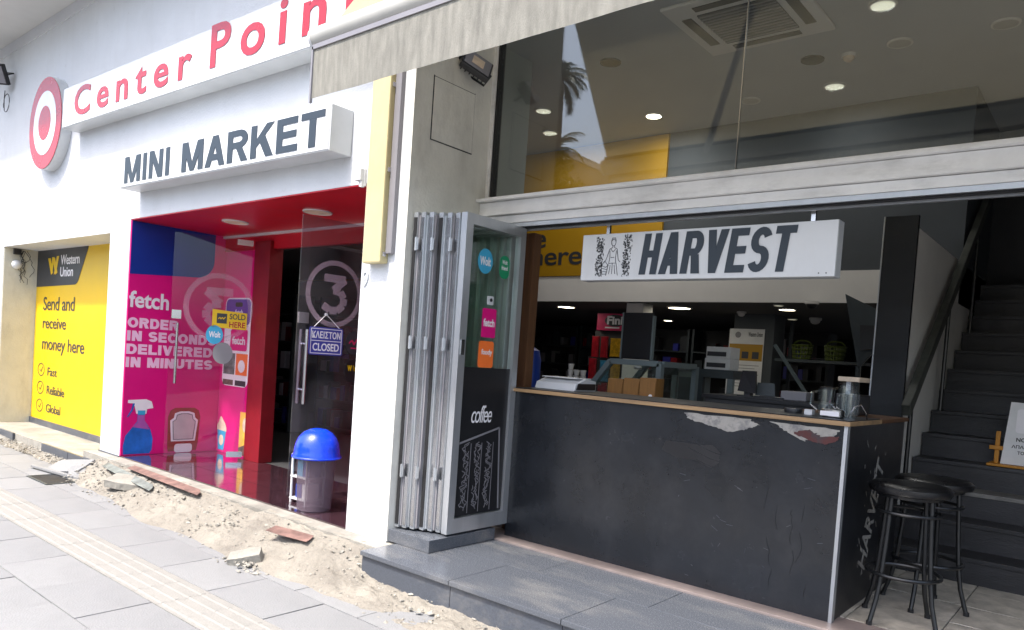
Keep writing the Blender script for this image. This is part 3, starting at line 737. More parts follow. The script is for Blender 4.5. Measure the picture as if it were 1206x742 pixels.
MB().cyl(PD2.p(.26, 1.56, -.03), PD2.p(.26, 1.56, -.01), .012, n=10).build('suction_hook', 'white_plastic', cl)
sticker('round_sticker', PD, ell(.55, 1.335, .085, .10), 'print_dark', 'round dark sticker with pink print on the right glass door leaf', [])
PD.strokes('pink_squiggle', [[(.50, 1.33), (.53, 1.36), (.55, 1.32), (.58, 1.37), (.60, 1.34)], [(.52, 1.29), (.59, 1.29)]], .012, 'fini_pink', STK[-1], .0095)
sticker('round_sticker', PD, ell(.56, 1.09, .085, .10), 'print_black', 'round black sticker with yellow emblem low on the right glass leaf', [('W', .50, 1.09, .545, 1.14, 'yellow', .06), ('Western Union', .555, 1.09, .63, 1.14, 'yellow', .0)])

# ---- bin with blue dome lid, small rack
bn = thing('dome_lid_bin', (-4.86, 3.52, 0), 'dark bin with bright blue dome lid at the entrance', 'bin')
BX, BY = -4.86, 3.52
MB().lathe((BX, BY, 0), [(.12, .0), (.13, .01), (.150, .40), (.158, .42)], 36).build('body', 'bin_frost', bn, smooth=True)
ld = MB().lathe((BX, BY, 0), [(.165, .41), (.182, .415), (.184, .44), (.177, .455), (.175, .49), (.165, .535), (.143, .58), (.11, .615), (.065, .64), (.012, .648)], 44).build('dome_lid', 'bin_blue', bn, smooth=True)
MB().tube([(BX+.182*math.cos(t)*math.cos(p_), BY+.182*math.sin(t)*math.cos(p_), .465+.187*math.sin(p_)) for t, p_ in [(R(-165+7*k), R(4+68*math.sin(R(k*9)))) for k in range(12)]], .0025, 6).build('flap_seam', 'rubber', ld)
MB().tube([(BX+.186*math.cos(R(a)), BY+.186*math.sin(R(a)), .425) for a in range(0, 360, 10)], .009, 6, True).build('rim', 'bin_blue', ld, smooth=True)
rk = thing('small_rack', (-5.12, 3.6, 0), 'small white wire rack of goods beside the blue lidded bin', 'rack')
for x in (-5.22, -5.02):
    for y in (3.55, 3.72): MB().cyl((x, y, .0), (x, y, .40), .010, n=8).build('post', 'white_plastic', rk)
for i, z in enumerate((.03, .21, .38)):
    s = B(-5.23, -5.01, 3.54, 3.73, z, z+.012).build('shelf', 'white_plastic', rk)
for i, (x, z, m) in enumerate(((-5.19, .042, 'poster_blue'), (-5.10, .042, 'print_white'), (-5.18, .222, 'sky_blue'), (-5.09, .222, 'poster_blue'))):
    g = B(x, x+.075, 3.57, 3.68, z, z+.11+.01*i).build('carton', m, None, (x, 3.6, z), bevel=.004)
    tag(g, ('dark blue', 'white', 'light blue', 'taller dark blue')[i]+' carton on the '+('lower', 'lower', 'middle', 'middle')[i]+' shelf of the white rack', 'carton', 'cartons on the small rack')

# ================================================================== CAFE BUILDING
Yc = 4.15
cf = thing('cafe_building', (-1.5, 4.2, 0), 'open fronted cafe building with big upper window and white lintel', 'building')
# lintel in stepped aluminium profiles
B(-3.80, 3.0, 4.06, 4.24, 2.33, 2.425).build('lintel_upper_profile', 'white_alu', cf, bevel=.004)
B(-3.80, 3.0, 4.09, 4.24, 2.272, 2.326).build('lintel_lower_profile', 'white_alu', cf, bevel=.003)
for k, (y, z) in enumerate(((4.10, 2.262), (4.13, 2.252), (4.17, 2.243))):
    B(-3.80, 3.0, y, y+.022, z-.02, z+.008).build('folding_track', 'aluminium' if k != 1 else 'rubber', cf)
B(-3.86, 3.0, 4.02, 4.20, 2.428, 2.452).build('window_sill', 'white_alu', cf, bevel=.004)
B(-18, 3.0, 4.12, 4.3, 4.75, 7.5).build('wall_above_window', 'plaster', cf)
# window frame + panes
fr = B(-3.80, -3.765, 4.11, 4.19, 2.453, 4.75).build('window_frame', 'white_alu', cf)
B(-3.764, 3.0, 4.11, 4.19, 2.453, 2.478).build('window_rail', 'white_alu', cf)
B(-3.764, -3.748, 4.12, 4.18, 2.479, 4.75).build('window_gasket', 'rubber', cf)
for x0, x1 in ((-3.747, -1.868), (-1.862, .6), (.606, 3.0)):
    B(x0, x1, 4.145, 4.155, 2.479, 4.75).build('window_pane', 'window_glass', cf)
for x in (-1.865, .603):
    B(x-.0025, x+.0025, 4.143, 4.157, 2.479, 4.75).build('silicone_joint', 'steel', cf)

# ---- interior shell
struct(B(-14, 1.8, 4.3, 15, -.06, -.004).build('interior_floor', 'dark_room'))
fl = struct(B(-1.9, 1.6, 4.301, 5.78, -.003, .0).build('cafe_floor', 'mortar'))
for i in range(8):
    for j in range(4):
        piece('ftile', 'floor_tile', .43, .43, 'tile_floor', fl, -1.75+.43*i, 4.53+.43*j, .022-.012)
struct(B(-12, 1.8, 4.3, 9.6, 4.12, 4.3).build('interior_ceiling', 'interior_ceiling'))
struct(B(-12, -1.3, 8.05, 15, 2.1, 2.16).build('low_ceiling', 'dark_ceiling'))
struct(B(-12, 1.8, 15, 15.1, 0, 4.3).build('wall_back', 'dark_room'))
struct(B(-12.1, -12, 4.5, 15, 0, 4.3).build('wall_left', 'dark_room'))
struct(B(1.6, 1.8, 4.25, 15, 0, 4.3).build('wall_right', 'grey_wall'))
struct(B(-4.62, -4.6, 4.5, 5.52, 0, 4.12).build('wall_partition', 'interior_green'))
struct(B(-12, -7.4, 4.52, 8.04, 2.46, 2.5).build('market_ceiling', 'dark_ceiling'))
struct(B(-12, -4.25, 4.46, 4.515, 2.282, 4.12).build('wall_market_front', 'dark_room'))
bk = struct(B(-12, -1.3, 8.0, 8.1, 2.101, 2.43).build('bulkhead', 'interior_white'))
struct(B(-12, -1.3, 8.02, 8.1, 2.43, 4.12).build('wall_upper_back', 'grey_wall'))
struct(B(-1.34, -1.3, 8.1, 9.6, 2.16, 4.12).build('wall_stair_side', 'grey_wall'))
struct(B(-1.3, 1.6, 9.55, 9.65, 0, 4.12).build('wall_stair_back', 'dark_room'))
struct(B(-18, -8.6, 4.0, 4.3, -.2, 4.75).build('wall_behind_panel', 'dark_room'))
# yellow sign on the upper back wall
ys = thing('interior_yellow_sign', (-5, 8.0, 2.45), 'large yellow money transfer sign high on the rear interior wall', 'sign')
B(-12, -4.46, 7.985, 8.02, 2.435, 4.11).build('panel', 'yellow_dull', ys)
P = PL((-7.2, 7.985, 0), (1, 0, 0), (0, 0, 1))
text('lettering', 'receive', P, -.35, 2.815, 1.0, 3.07, 'print_dark', ys, .01, .95)
text('lettering', 'money here', P, -.62, 2.50, 1.60, 2.83, 'print_dark', ys, .01, .95)
# ceiling fittings
ac = thing('ceiling_cassette', (-2.5, 5.8, 4.1), 'square air conditioning cassette in the cafe ceiling', 'air conditioner')
B(-3.06, -2.02, 5.18, 6.16, 4.09, 4.118).build('panel', 'interior_white', ac, bevel=.01)
B(-2.84, -2.24, 5.38, 5.96, 4.080, 4.0895).build('grille', 'furn_grey', ac)
for k in range(12): B(-2.84, -2.24, 5.40+k*.047, 5.418+k*.047, 4.074, 4.0798).build('louvre', 'print_grey', ac)
for x0, x1, y0, y1 in ((-2.98, -2.90, 5.4, 5.94), (-2.18, -2.10, 5.4, 5.94), (-2.82, -2.26, 5.25, 5.32), (-2.82, -2.26, 6.02, 6.09)):
    B(x0, x1, y0, y1, 4.083, 4.0895).build('air_slot', 'black_plastic', ac)
def dlight(x, y, z, r, m, label, grp):
    o = thing('downlight', (x, y, z), label, 'light', grp)
    MB().lathe((x, y, z), [(r*1.18, 0), (r*1.15, -.012), (r, -.014), (r, -.004)], 24).build('trim', 'interior_white' if m != 'black_plastic' else 'black_plastic', o, smooth=True)
    MB().cyl((x, y, z-.005), (x, y, z-.010), r*.97, n=24).build('diffuser', m, o)
    pw_ = {'lamp_on': 6 if z > 3 else .4, 'lamp_dim': 2 if z > 3 else .15}.get(m, 0)
    if pw_:
        la = bpy.data.objects.new('lamp_light', bpy.data.lights.new('lamp_light', 'AREA')); COL.objects.link(la); la.parent = o; la.location = (0, 0, -.02)
        la.data.shape = 'DISK'; la.data.size = r*1.8; la.data.energy = pw_; la.data.color = (1, .98, .94)
    return o
for x, y, m, lb in ((-3.953, 5.873, 'black_plastic', 'dark recessed ceiling spot left of the air cassette'), (-4.326, 7.366, 'lamp_on', 'brightly lit round ceiling lamp above the yellow wall'),
                    (-3.227, 7.41, 'lamp_off', 'unlit round ceiling lamp by the pane joint'), (-2.38, 6.71, 'black_plastic', 'dark recessed ceiling spot right of the pane joint'),
                    (-2.398, 7.413, 'lamp_dim', 'pale round ceiling lamp above the dark rear wall'), (-1.677, 6.717, 'lamp_off', 'unlit grey ceiling disc right of the smoke detector'),
                    (-1.633, 5.977, 'lamp_dim', 'pale ceiling lamp at the top edge right of the cassette'), (-.945, 6.745, 'lamp_off', 'unlit ceiling disc near the right edge'),
                    (-5.331, 6.643, 'lamp_dim', 'upper of two pale ceiling lamps near the left window end'), (-5.75, 7.329, 'lamp_dim', 'lower of two pale ceiling lamps near the left window end')):
    dlight(x, y, 4.12, .085, m, lb, 'round lamps in the high ceiling')
for i, (x, y, m, r_) in enumerate(((-6.343, 8.75, 'lamp_on', .12), (-4.52, 8.70, 'lamp_on', .14), (-5.89, 10.98, 'lamp_on', .07), (-3.165, 8.77, 'lamp_on', .09), (-3.08, 8.26, 'lamp_dim', .05), (-3.6, 10.2, 'lamp_dim', .06))):
    dlight(x, y, 2.1, r_, m, ('lit lamp in the low ceiling above the candy stand side', 'widest lit lamp in the low ceiling below the hanging sign', 'tiny distant lit lamp in the low ceiling', 'warm lit lamp in the low ceiling near the counter right', 'small dim lamp beside the bulkhead edge', 'small dim lamp deep in the low ceiling')[i], 'lamps in the low ceiling')
def dome(name, x, y, z, r, m, label, cat):
    o = thing(name, (x, y, z), label, cat)
    MB().lathe((x, y, z), [(r, 0), (r, -r*.35), (r*.9, -r*.4)], 20).build('base', 'interior_white', o, smooth=True)
    MB().lathe((x, y, z), [(r*.8, -r*.38), (r*.7, -r*.75), (r*.4, -r*1.0), (r*.05, -r*1.06)], 20).build('dome', m, o, smooth=True)
dome('smoke_detector', -2.086, 6.754, 4.12, .06, 'cream', 'small smoke detector in the high cafe ceiling', 'detector')
dome('smoke_detector', -3.9, 9.2, 2.1, .06, 'interior_white', 'white smoke detector in the low ceiling', 'detector')
dome('dome_camera', -3.23, 10.0, 2.1, .08, 'interior_white', 'white dome camera deep under the low ceiling', 'camera')
dome('dome_camera', -2.6, 7.9, 2.10, .07, 'black_plastic', 'dark dome camera under the bulkhead by the sign end', 'camera')

# ---- stacked folding doors
B(-3.80, -3.40, 3.37, 4.02, .001, .085).build('door_plinth', 'granite_top', plat, bevel=.004)
fd = thing('folding_door_stack', (-3.62, 3.8, .02), 'stack of folded grey aluminium glass door leaves against the side wall', 'folding door')
for k in range(6):
    x = -3.792+k*.0555; dy = random.uniform(-.008, .008)
    y0, y1 = 3.41+.024*k+dy, 4.06+.012*k
    f = MB().box(x, x+.040, y0, y0+.055, .10, 2.235).box(x, x+.040, y1-.055, y1, .10, 2.235).box(x, x+.040, y0+.055, y1-.055, 2.165, 2.235).box(x, x+.040, y0+.055, y1-.055, .10, .20).build('leaf_frame', 'aluminium', fd)
    B(x+.018, x+.026, y0+.055, y1-.055, .20, 2.165).build('pane', 'glass', f)
    B(x+.008, x+.036, y0-.006, y0, .12, 2.2).build('gasket', 'steel' if k % 3 else 'rubber', f)
    B(x+.041, x+.054, y0+.012, y0+.05, .11, 2.215).build('seal_strip', 'aluminium' if k % 2 else 'print_grey', f)
    for z in (.45, 1.32, 1.98):
        if k in (0, 2, 4): MB().box(x+.036, x+.066, y0-.014, y0-.006, z, z+.08).cyl((x+.051, y0-.015, z-.005), (x+.051, y0-.015, z+.085), .007, n=8).build('hinge', 'aluminium', f)
fl2 = thing('folding_door_leaf', (-3.43, 3.85, .02), 'front folding door leaf with stickers and dark coffee poster', 'folding door')
x = -3.455
f = MB().box(x, x+.05, 3.53, 3.595, .10, 2.235).box(x, x+.05, 4.095, 4.15, .10, 2.235).box(x, x+.05, 3.595, 4.095, 2.165, 2.235).box(x, x+.05, 3.595, 4.095, .10, .20).build('leaf_frame', 'aluminium', fl2)
B(x+.018, x+.026, 3.595, 4.095, .20, 2.165).build('pane', 'glass', fl2)
MB().box(x+.05, x+.058, 3.545, 3.575, 1.30, 1.40).build('lock_plate', 'steel', fl2)
P = PL((x+.027, 0, 0), (0, 1, 0), (0, 0, 1))
cpst = thing('coffee_poster', tuple(P.p(3.8, .2)), 'black coffee poster on the lower half of the front door leaf', 'poster')
P.flat('backing', rect(3.598, .205, 4.092, 1.22), 'print_black', cpst, .0, .002)
text('lettering', 'coffee', P, 3.72, .84, 3.93, .96, 'print_white', cpst, .0, .85, .002, .001, .25)
P.strokes('frame_reflection_line', [[(3.60, .70), (4.02, .80), (4.06, .22)]], .014, 'print_grey', cpst)  # reflection of the door frame, painted as a bent grey line
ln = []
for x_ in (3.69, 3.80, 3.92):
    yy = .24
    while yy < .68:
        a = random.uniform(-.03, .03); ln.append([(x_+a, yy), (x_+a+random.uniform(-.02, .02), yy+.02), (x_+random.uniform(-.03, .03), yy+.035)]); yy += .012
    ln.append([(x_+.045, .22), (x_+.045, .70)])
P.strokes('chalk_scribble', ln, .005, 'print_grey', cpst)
sticker('round_sticker', P, ell(3.755, 1.945, .075, .085), 'sky_blue', 'round blue sticker reading Wolt high on the folding door leaf', [('Wolt', 3.70, 1.915, 3.81, 1.975, 'print_white', .03)], lift=.002)
sticker('green_sticker', P, rrect(3.905, 1.85, 4.01, 2.01, .045), 'print_green', 'dark green sticker right of the blue one on the door leaf', [('Wolt', 3.93, 1.95, 3.985, 1.98, 'print_white', .02), ('friend', 3.925, 1.91, 3.99, 1.94, 'print_white', .02)], lift=.002)
sticker('fetch_sticker', P, rrect(3.76, 1.43, 3.905, 1.63, .012), 'magenta', 'magenta sticker reading fetch in the middle of the door leaf', [('fetch', 3.775, 1.505, 3.89, 1.56, 'print_white', .03)], lift=.002)
sticker('foody_sticker', P, rrect(3.745, 1.222, 3.90, 1.405, .02), 'print_orange', 'orange sticker reading foody above the coffee poster', [('foody', 3.775, 1.30, 3.885, 1.35, 'print_white', .02)], lift=.002)
bell = thing('door_bell', tuple(P.p(3.82, 1.66)), 'small white bell push above the magenta sticker', 'bell')
P.flat('plate', rrect(3.80, 1.655, 3.855, 1.715, .01), 'white_plastic', bell, .0, .012)
P.flat('button', ell(3.828, 1.688, .012), 'black_plastic', bell, .012, .004)
wj = tag(B(-3.60, -3.475, 4.33, 4.42, .0, 2.24).build('wood_post', 'wood_brown', None, (-3.47, 4.4, 0), bevel=.004), 'narrow brown wooden post just inside the folding doors', 'post')

# ---- counter
ct = thing('cafe_counter', (-2.2, 4.6, 0), 'long black painted counter with peeling front and wooden top', 'counter')
B(-3.42, -1.143, 4.15, 4.19, .0, 1.063).build('front_panel', 'counter_paint', ct)
B(-1.16, -1.13, 4.1905, 5.45, .0, 1.063).build('side_panel', 'navy_paint', ct)
B(-1.1425, -1.124, 4.143, 4.188, .0, 1.063).build('corner_trim', 'aluminium', ct)
tp = B(-3.44, -1.11, 4.125, 4.78, 1.064, 1.088).build('worktop', 'wood_edge', ct, bevel=.003)
B(-1.75, -1.11, 4.781, 5.47, 1.064, 1.088).build('worktop', 'wood_brown', ct, bevel=.003)
B(-3.42, -1.12, 4.145, 4.77, 1.0885, 1.094).build('top_laminate', 'navy_paint', ct)
B(-3.40, -1.8, 4.70, 4.74, .0, 1.05).build('back_panel', 'dark_room', ct)
P = PL((-3.4, 4.15, 0), (1, 0, 0), (0, 0, 1))
def jag(pts, a=.007, n=9):
    out = []
    for (x0, y0), (x1, y1) in zip(pts, pts[1:]+pts[:1]):
        for k in range(n): out.append((x0+(x1-x0)*k/n+random.uniform(-a, a), y0+(y1-y0)*k/n+random.uniform(-a, a)*.6))
    return out
P.flat('peeled_patch', jag([(1.33, 1.045), (1.36, 1.01), (1.50, .985), (1.62, .96), (1.72, .985), (1.80, 1.02), (1.74, 1.045)]), 'peel_white', ct, .0005, .0015)
P.flat('peeled_patch', jag([(1.86, 1.05), (1.95, 1.0), (2.06, .96), (2.12, .99), (2.20, .985), (2.235, 1.04)]), 'peel_white', ct, .0005, .0015)
P.flat('peeled_patch', jag([(1.99, 1.0), (2.08, .965), (2.16, .955), (2.225, .975), (2.235, 1.005), (2.14, .995), (2.08, 1.025)]), 'peel_red', ct, .0022, .0015)
P.flat('peeled_patch', jag([(1.22, .86), (1.46, .86), (1.53, .87), (1.58, .83), (1.575, .77), (1.53, .735), (1.47, .75), (1.44, .765), (1.30, .765), (1.20, .80)], .002), 'black_plastic', ct, .0005, .0015)
ln = []
for k in range(5):
    z0 = .92-.05*k; ln.append([(1.25+.3*k*.2+i*.05, z0+.018*math.sin(i*.7+k)-.006*i) for i in range(14)])
ln += [[(1.95+.05*i, .80-.012*i*i*.25) for i in range(6)], [(2.0+.04*i, .77-.013*i*i*.25) for i in range(6)], [(1.7+.06*i, .93-.02*i) for i in range(5)]+[(2.0+.04*i, .85-.05*i) for i in range(5)]]
P.strokes('paint_ridge', ln, .004, 'counter_paint', ct, .0012)
for k in range(9):
    x_ = random.uniform(1.85, 2.2); z_ = random.uniform(.06, .55); pts = [(x_, z_)]
    for i in range(random.randint(3, 7)): pts.append((pts[-1][0]+random.uniform(-.012, .012), pts[-1][1]+random.uniform(.015, .035)))
    P.strokes('paint_crack', [pts], .0035, 'navy_paint', ct, .0006)
_sc = P.strokes('scratch', [[(random.uniform(1.5, 2.2), random.uniform(.05, .8))]*1+[(0, 0)] for _ in range(0)]+[[(a, b), (a+random.uniform(-.05, .05), b+random.uniform(-.02, .03))] for a, b in [(random.uniform(1.2, 2.2), random.uniform(.04, .85)) for _ in range(24)]], .002, 'granite', ct, .0006)
PS = PL((-1.13, 4.15, 0), (0, 1, 0), (0, 0, 1))
PV = PL((-1.13, 4.66, .20), (0, .34, 1), (0, -1, .34))
text('lettering', 'HARVEST', PL((-1.13, 4.60, .25), (0, .42, 1), (0, -1, .42)), 0, -.16, .66, .02, 'peel_white', ct, .02, 1.0, .001, .001)
ln = [[(4.55-4.15+random.uniform(0, .5), random.uniform(.1, .95))] for _ in range(30)]
tag(_sc, kind='stuff')
_sc = PS.strokes('scratch', [[p[0], (p[0][0]+random.uniform(-.03, .03), p[0][1]+random.uniform(-.04, .04))] for p in ln], .003, 'peel_white', ct, .0008)

tag(_sc, kind='stuff')
# ---- hanging sign
hs = thing('hanging_sign', (-2.1, 4.2, 1.86), 'white hanging box sign reading harvest in slanted dark capitals', 'sign')
B(-2.945, -1.275, 4.205, 4.30, 1.862, 2.172).build('case', 'sign_side', hs, bevel=.004)
B(-2.943, -1.277, 4.20, 4.21, 1.864, 2.170).build('face', 'sign_white', hs, bevel=.002)
for x_ in (-2.76, -1.42): B(x_-.012, x_+.012, 4.22, 4.24, 2.172, 2.245).build('hanger', 'steel', hs)
P = PL((-2.945, 4.20, 1.862), (1, 0, 0), (0, 0, 1))
block('HARVEST', P, .455, .032, 1.455, .292, 'sign_grey', hs, .30, .17, .10, .52, .10)
# line drawing: figure with basket between two leafy columns
ln = []
rnd = random.Random(3)
for cx in (.145, .355):
    for _ in range(190):
        a, b = cx+rnd.uniform(-.022, .022)*(1+.5*rnd.random()), rnd.uniform(.03, .29)
        t = rnd.uniform(0, 6.28); ln.append([(a, b), (a+.007*math.cos(t), b+.007*math.sin(t)), (a+.008*math.cos(t+1), b+.01*math.sin(t+1))])
fig = [[(.25+.017*math.cos(R(k)), .248+.022*math.sin(R(k))) for k in range(0, 361, 30)], [(.232, .255), (.238, .278), (.262, .278), (.268, .255)], [(.245, .226), (.243, .215), (.222, .205), (.21, .165), (.196, .13), (.18, .115)],
       [(.256, .226), (.258, .215), (.28, .205), (.287, .165), (.295, .13), (.31, .118)], [(.225, .195), (.228, .15), (.222, .115)], [(.276, .195), (.272, .15), (.276, .115)], [(.235, .15), (.262, .15)], [(.232, .205), (.25, .185), (.268, .205)],
       [(.22, .112), (.205, .03)], [(.278, .112), (.296, .03)], [(.25, .11), (.25, .04)], [(.235, .10), (.226, .04)], [(.265, .10), (.274, .04)], [(.222, .112), (.278, .112)],
       [(.165, .10), (.20, .085), (.218, .10), (.205, .04), (.172, .04), (.165, .10)], [(.17, .08), (.21, .07)], [(.172, .06), (.207, .055)], [(.168, .10), (.19, .128), (.216, .10)]]
P.strokes('drawing', ln+fig, .0032, 'print_dark', hs, .002)
P.flats('screw', [ell(1.585, .02, .004, n=8), ell(1.625, .02, .004, n=8)], 'print_dark', hs, .001, .002)

# ---- things on and behind the counter
dv = thing('card_printer', (-3.28, 4.5, 1.094), 'flat white printer on the left end of the counter', 'printer')
MB().poly([(-3.40, 4.36, 1.094), (-3.40, 4.64, 1.094), (-3.40, 4.64, 1.17), (-3.40, 4.50, 1.185), (-3.40, 4.38, 1.145)], (.36, 0, 0)).build('body', 'white_plastic', dv, bevel=.008)
MB().poly([(-3.038, 4.38, 1.105), (-3.038, 4.62, 1.105), (-3.038, 4.62, 1.15), (-3.038, 4.40, 1.15)], (.006, 0, 0)).build('dark_slot', 'black_plastic', dv)
B(-3.38, -3.06, 4.42, 4.60, 1.181, 1.188).build('cover', 'white_plastic', dv, bevel=.003)
# glazed display case
dc = thing('display_case', (-3.2, 5.4, 0), 'grey glazed display case with slanted front behind the counter', 'display case')
prof = [(-3.62, .92), (-3.62, .98), (-3.33, 1.335), (-2.87, 1.335), (-2.87, .92)]
for i, y in enumerate((5.28, 5.9)):
    mb = MB()
    for (xa, za), (xb, zb) in zip(prof, prof[1:]+prof[:1]): mb.bar((xa, y, za), (xb, y, zb), .045, .05, (0, 1, 0))
    mb.build('side_frame', 'case_grey', dc)
    MB().poly([(a, y, b) for a, b in prof], (0, .006, 0)).build('side_pane', 'glass', dc)
for xa, za in prof[1:4]: MB().bar((xa, 5.3, za), (xa, 5.88, za), .045, .045).build('rail', 'case_grey', dc)
MB().poly([(-3.60, 5.31, .99), (-3.60, 5.87, .99), (-3.33, 5.87, 1.33), (-3.33, 5.31, 1.33)], (-.006, 0, .004)).build('front_pane', 'glass', dc)
B(-3.62, -2.87, 5.26, 5.92, .0, .92).build('base', 'furn_grey', dc)
MB().lathe((-3.2, 5.5, 1.28), [(.03, 0), (.035, .015), (.02, .03)], 12).build('inner_lamp', 'white_plastic', dc)
for i, x in enumerate((-3.08, -2.94, -2.80)):
    o = thing('wooden_box', (x, 4.9, 1.0), ('leftmost', 'middle', 'rightmost')[i]+' of three brown wooden boxes before the display case', 'box', 'wooden boxes behind the counter')
    h_ = 1.20+.012*i
    B(x, x+.135, 4.86, 4.98, 1.0, h_).build('box_body', 'wood_box', o, bevel=.003)
    B(x+.004, x+.131, 4.853, 4.86, 1.01, h_-.03).build('front_board', 'wood_box', o)
    if i == 2: MB().cyl((x+.10, 4.852, 1.09), (x+.10, 4.846, 1.09), .015, n=14).build('round_hole', 'print_white', o)
B(-3.1, -2.6, 4.8, 5.05, .96, .998).build('box_shelf', 'furn_grey', ct)
bd = thing('dark_board', (-3.1, 5.6, 1.34), 'dark rectangular menu board standing on the display case', 'board')
B(-3.27, -2.985, 5.35, 5.375, 1.362, 1.745).build('board', 'navy_paint', bd); B(-2.985, -2.972, 5.345, 5.38, 1.362, 1.72).build('edge', 'case_grey', bd); B(-3.283, -3.27, 5.345, 5.38, 1.362, 1.745).build('edge', 'case_grey', bd)
bd.rotation_euler = (0, 0, R(-4))
cl_ = B(-5.0, -4.76, 8.2, 8.44, 0, 2.10).build('column', 'interior_white'); struct(cl_)
# candy stand
fs_ = thing('candy_stand', (-5.7, 9.1, 0), 'red candy display stand with printed header in the dark shop', 'display stand')
B(-6.02, -5.40, 9.06, 9.10, .2, 1.78).build('back_panel', 'dark_room', fs_); B(-6.02, -5.40, 8.9, 9.3, 0, .2).build('base', 'dark_red', fs_)
hd = B(-5.96, -5.40, 9.0, 9.05, 1.79, 2.03).build('header', 'fini_pink', fs_)
P = PL((-5.96, 9.0, 1.79), (1, 0, 0), (0, 0, 1))
P.flat('logo_oval', ell(.30, .14, .17, .085), 'print_dark', hd, .002, .001)
text('lettering', 'Fini', P, .17, .085, .43, .205, 'print_white', hd, .04, 1, .004, .001)
P.flat('header_stripe', rect(.14, .03, .38, .05), 'print_white', hd, .002, .001)
for i, (x, z, wd, hh, m) in enumerate(((-6.0, 1.40, .12, .30, 'bag_red'), (-5.85, 1.40, .12, .30, 'bag_red'), (-5.69, 1.42, .18, .26, 'bag_yellow'), (-5.46, 1.42, .1, .26, 'bag_red'),
                                       (-6.03, 1.08, .13, .30, 'bag_red'), (-5.84, 1.06, .15, .30, 'bag_blue'), (-5.66, 1.10, .15, .24, 'bag_yellow'), (-6.05, .78, .16, .28, 'bag_red'), (-5.85, .78, .15, .26, 'bag_red'))):
    mb = MB().poly([(x, 8.99, z), (x+wd, 8.99, z), (x+wd*.96, 8.99, z+hh*.08), (x+wd*.96, 8.99, z+hh*.92), (x+wd, 8.99, z+hh), (x, 8.99, z+hh), (x+wd*.04, 8.99, z+hh*.92), (x+wd*.04, 8.99, z+hh*.08)], (0, -.03, 0))
    o = mb.build('candy_bag', m, None, (x, 8.99, z), bevel=.006)
    tag(o, ('far left red candy bag in the upper row', 'second red candy bag in the upper row', 'yellow and black candy bag in the upper row', 'red candy bag at the right end of the upper row', 'red candy bag at the left of the middle row', 'light blue candy bag in the middle row', 'yellow candy bag in the middle row', 'orange red candy bag low on the left of the stand', 'red candy bag low in the middle of the stand')[i], 'candy bag', 'bags on the candy stand')
# shelf with cups
sh = thing('side_table', (-5.5, 8.0, 0), 'low dark table carrying stacked white cups', 'table')
B(-5.78, -5.36, 7.9, 8.3, 1.03, 1.06).build('table_top', 'furn_grey', sh)
for x in (-5.75, -5.42): B(x, x+.04, 7.92, 7.96, 0, 1.03).build('leg', 'furn_grey', sh)
for i, (x, n_) in enumerate(((-5.67, 3), (-5.57, 2), (-5.47, 2))):
    for k in range(n_):
        o = MB().lathe((x, 8.02, 1.06+k*.075), [(.03, 0), (.042, .072), (.038, .072), (.028, .006)], 18).build('white_cup', 'white_plastic', None, (x, 8.02, 1.06+k*.075), True)
        tag(o, ('bottom', 'second', 'top')[k]+' white cup of the '+('tallest left', 'middle', 'right hand')[i]+' cup stack on the table', 'cup', 'stacked white cups')
# grey worktable frames
for i, (x0, x1, yy) in enumerate(((-3.42, -3.17, 6.15), (-2.99, -2.66, 6.2))):
    o = thing('grey_worktable', ((x0+x1)/2, yy+.2, 0), ('narrow grey worktable right of the display case', 'wider grey worktable further right behind the counter')[i], 'table')
    B(x0, x1, yy, yy+.5, 1.25, 1.325).build('table_top', 'furn_grey', o)
    for x in (x0, x1-.05): B(x, x+.05, yy, yy+.05, 0, 1.25).build('leg', 'case_grey' if x != x0 else 'furn_grey', o)
    B(x0+.05, x1-.05, yy+.01, yy+.03, .85, .9).build('shelf', 'furn_grey', o)
o = thing('grey_cabinet', (-3.08, 6.3, 0), 'grey glazed cabinet between the two worktables', 'cabinet')
B(-3.16, -3.0, 6.16, 6.5, 0, 1.29).build('body', 'case_grey', o); B(-3.145, -3.015, 6.15, 6.159, .9, 1.24).build('door', 'furn_grey', o)
for i, (z0, z1) in enumerate(((1.326, 1.425), (1.426, 1.53))):
    o = thing('shoe_box', (-2.85, 6.4, z0), ('lower', 'upper')[i]+' of two stacked white printed cartons on the worktable', 'carton', 'white cartons')
    B(-2.98+.01*i, -2.74, 6.3, 6.5, z0, z1).build('carton_body', 'white_plastic', o, bevel=.003)
    B(-2.96, -2.78, 6.296, 6.2995, z0+.02, z0+.06).build('printed_band', 'print_dark', o)
# pillar with notice poster
struct(B(-4.12, -3.58, 9.52, 9.9, 0, 2.10).build('shop_pillar', 'grey_wall'))
o = thing('notice_board', (-3.93, 9.5, 1.2), 'pale notice poster with yellow band on the shop pillar', 'poster')
P = PL((-4.17, 9.51, 0), (1, 0, 0), (0, 0, 1))
P.flat('sheet', rect(0, 1.0, .475, 1.90), 'paper', o, 0, .004)
P.flat('yellow_band', rect(.01, 1.48, .465, 1.70), 'yellow_dull', o, .005, .001)
P.flats('photo', [rect(.05, 1.51, .14, 1.60), rect(.19, 1.51, .28, 1.60), rect(.33, 1.51, .42, 1.60)], 'print_dark', o, .007, .001)
text('lettering', 'Western Union', P, .26, 1.80, .45, 1.86, 'print_dark', o, .02, 1, .005, .001)
P.flat('crest', ell(.12, 1.82, .04), 'print_grey', o, .005, .001)
P.strokes('text_line', [[(.04, 1.42-.04*k), (.43-.05*(k % 3), 1.42-.04*k)] for k in range(8)], .008, 'print_grey', o, .005)
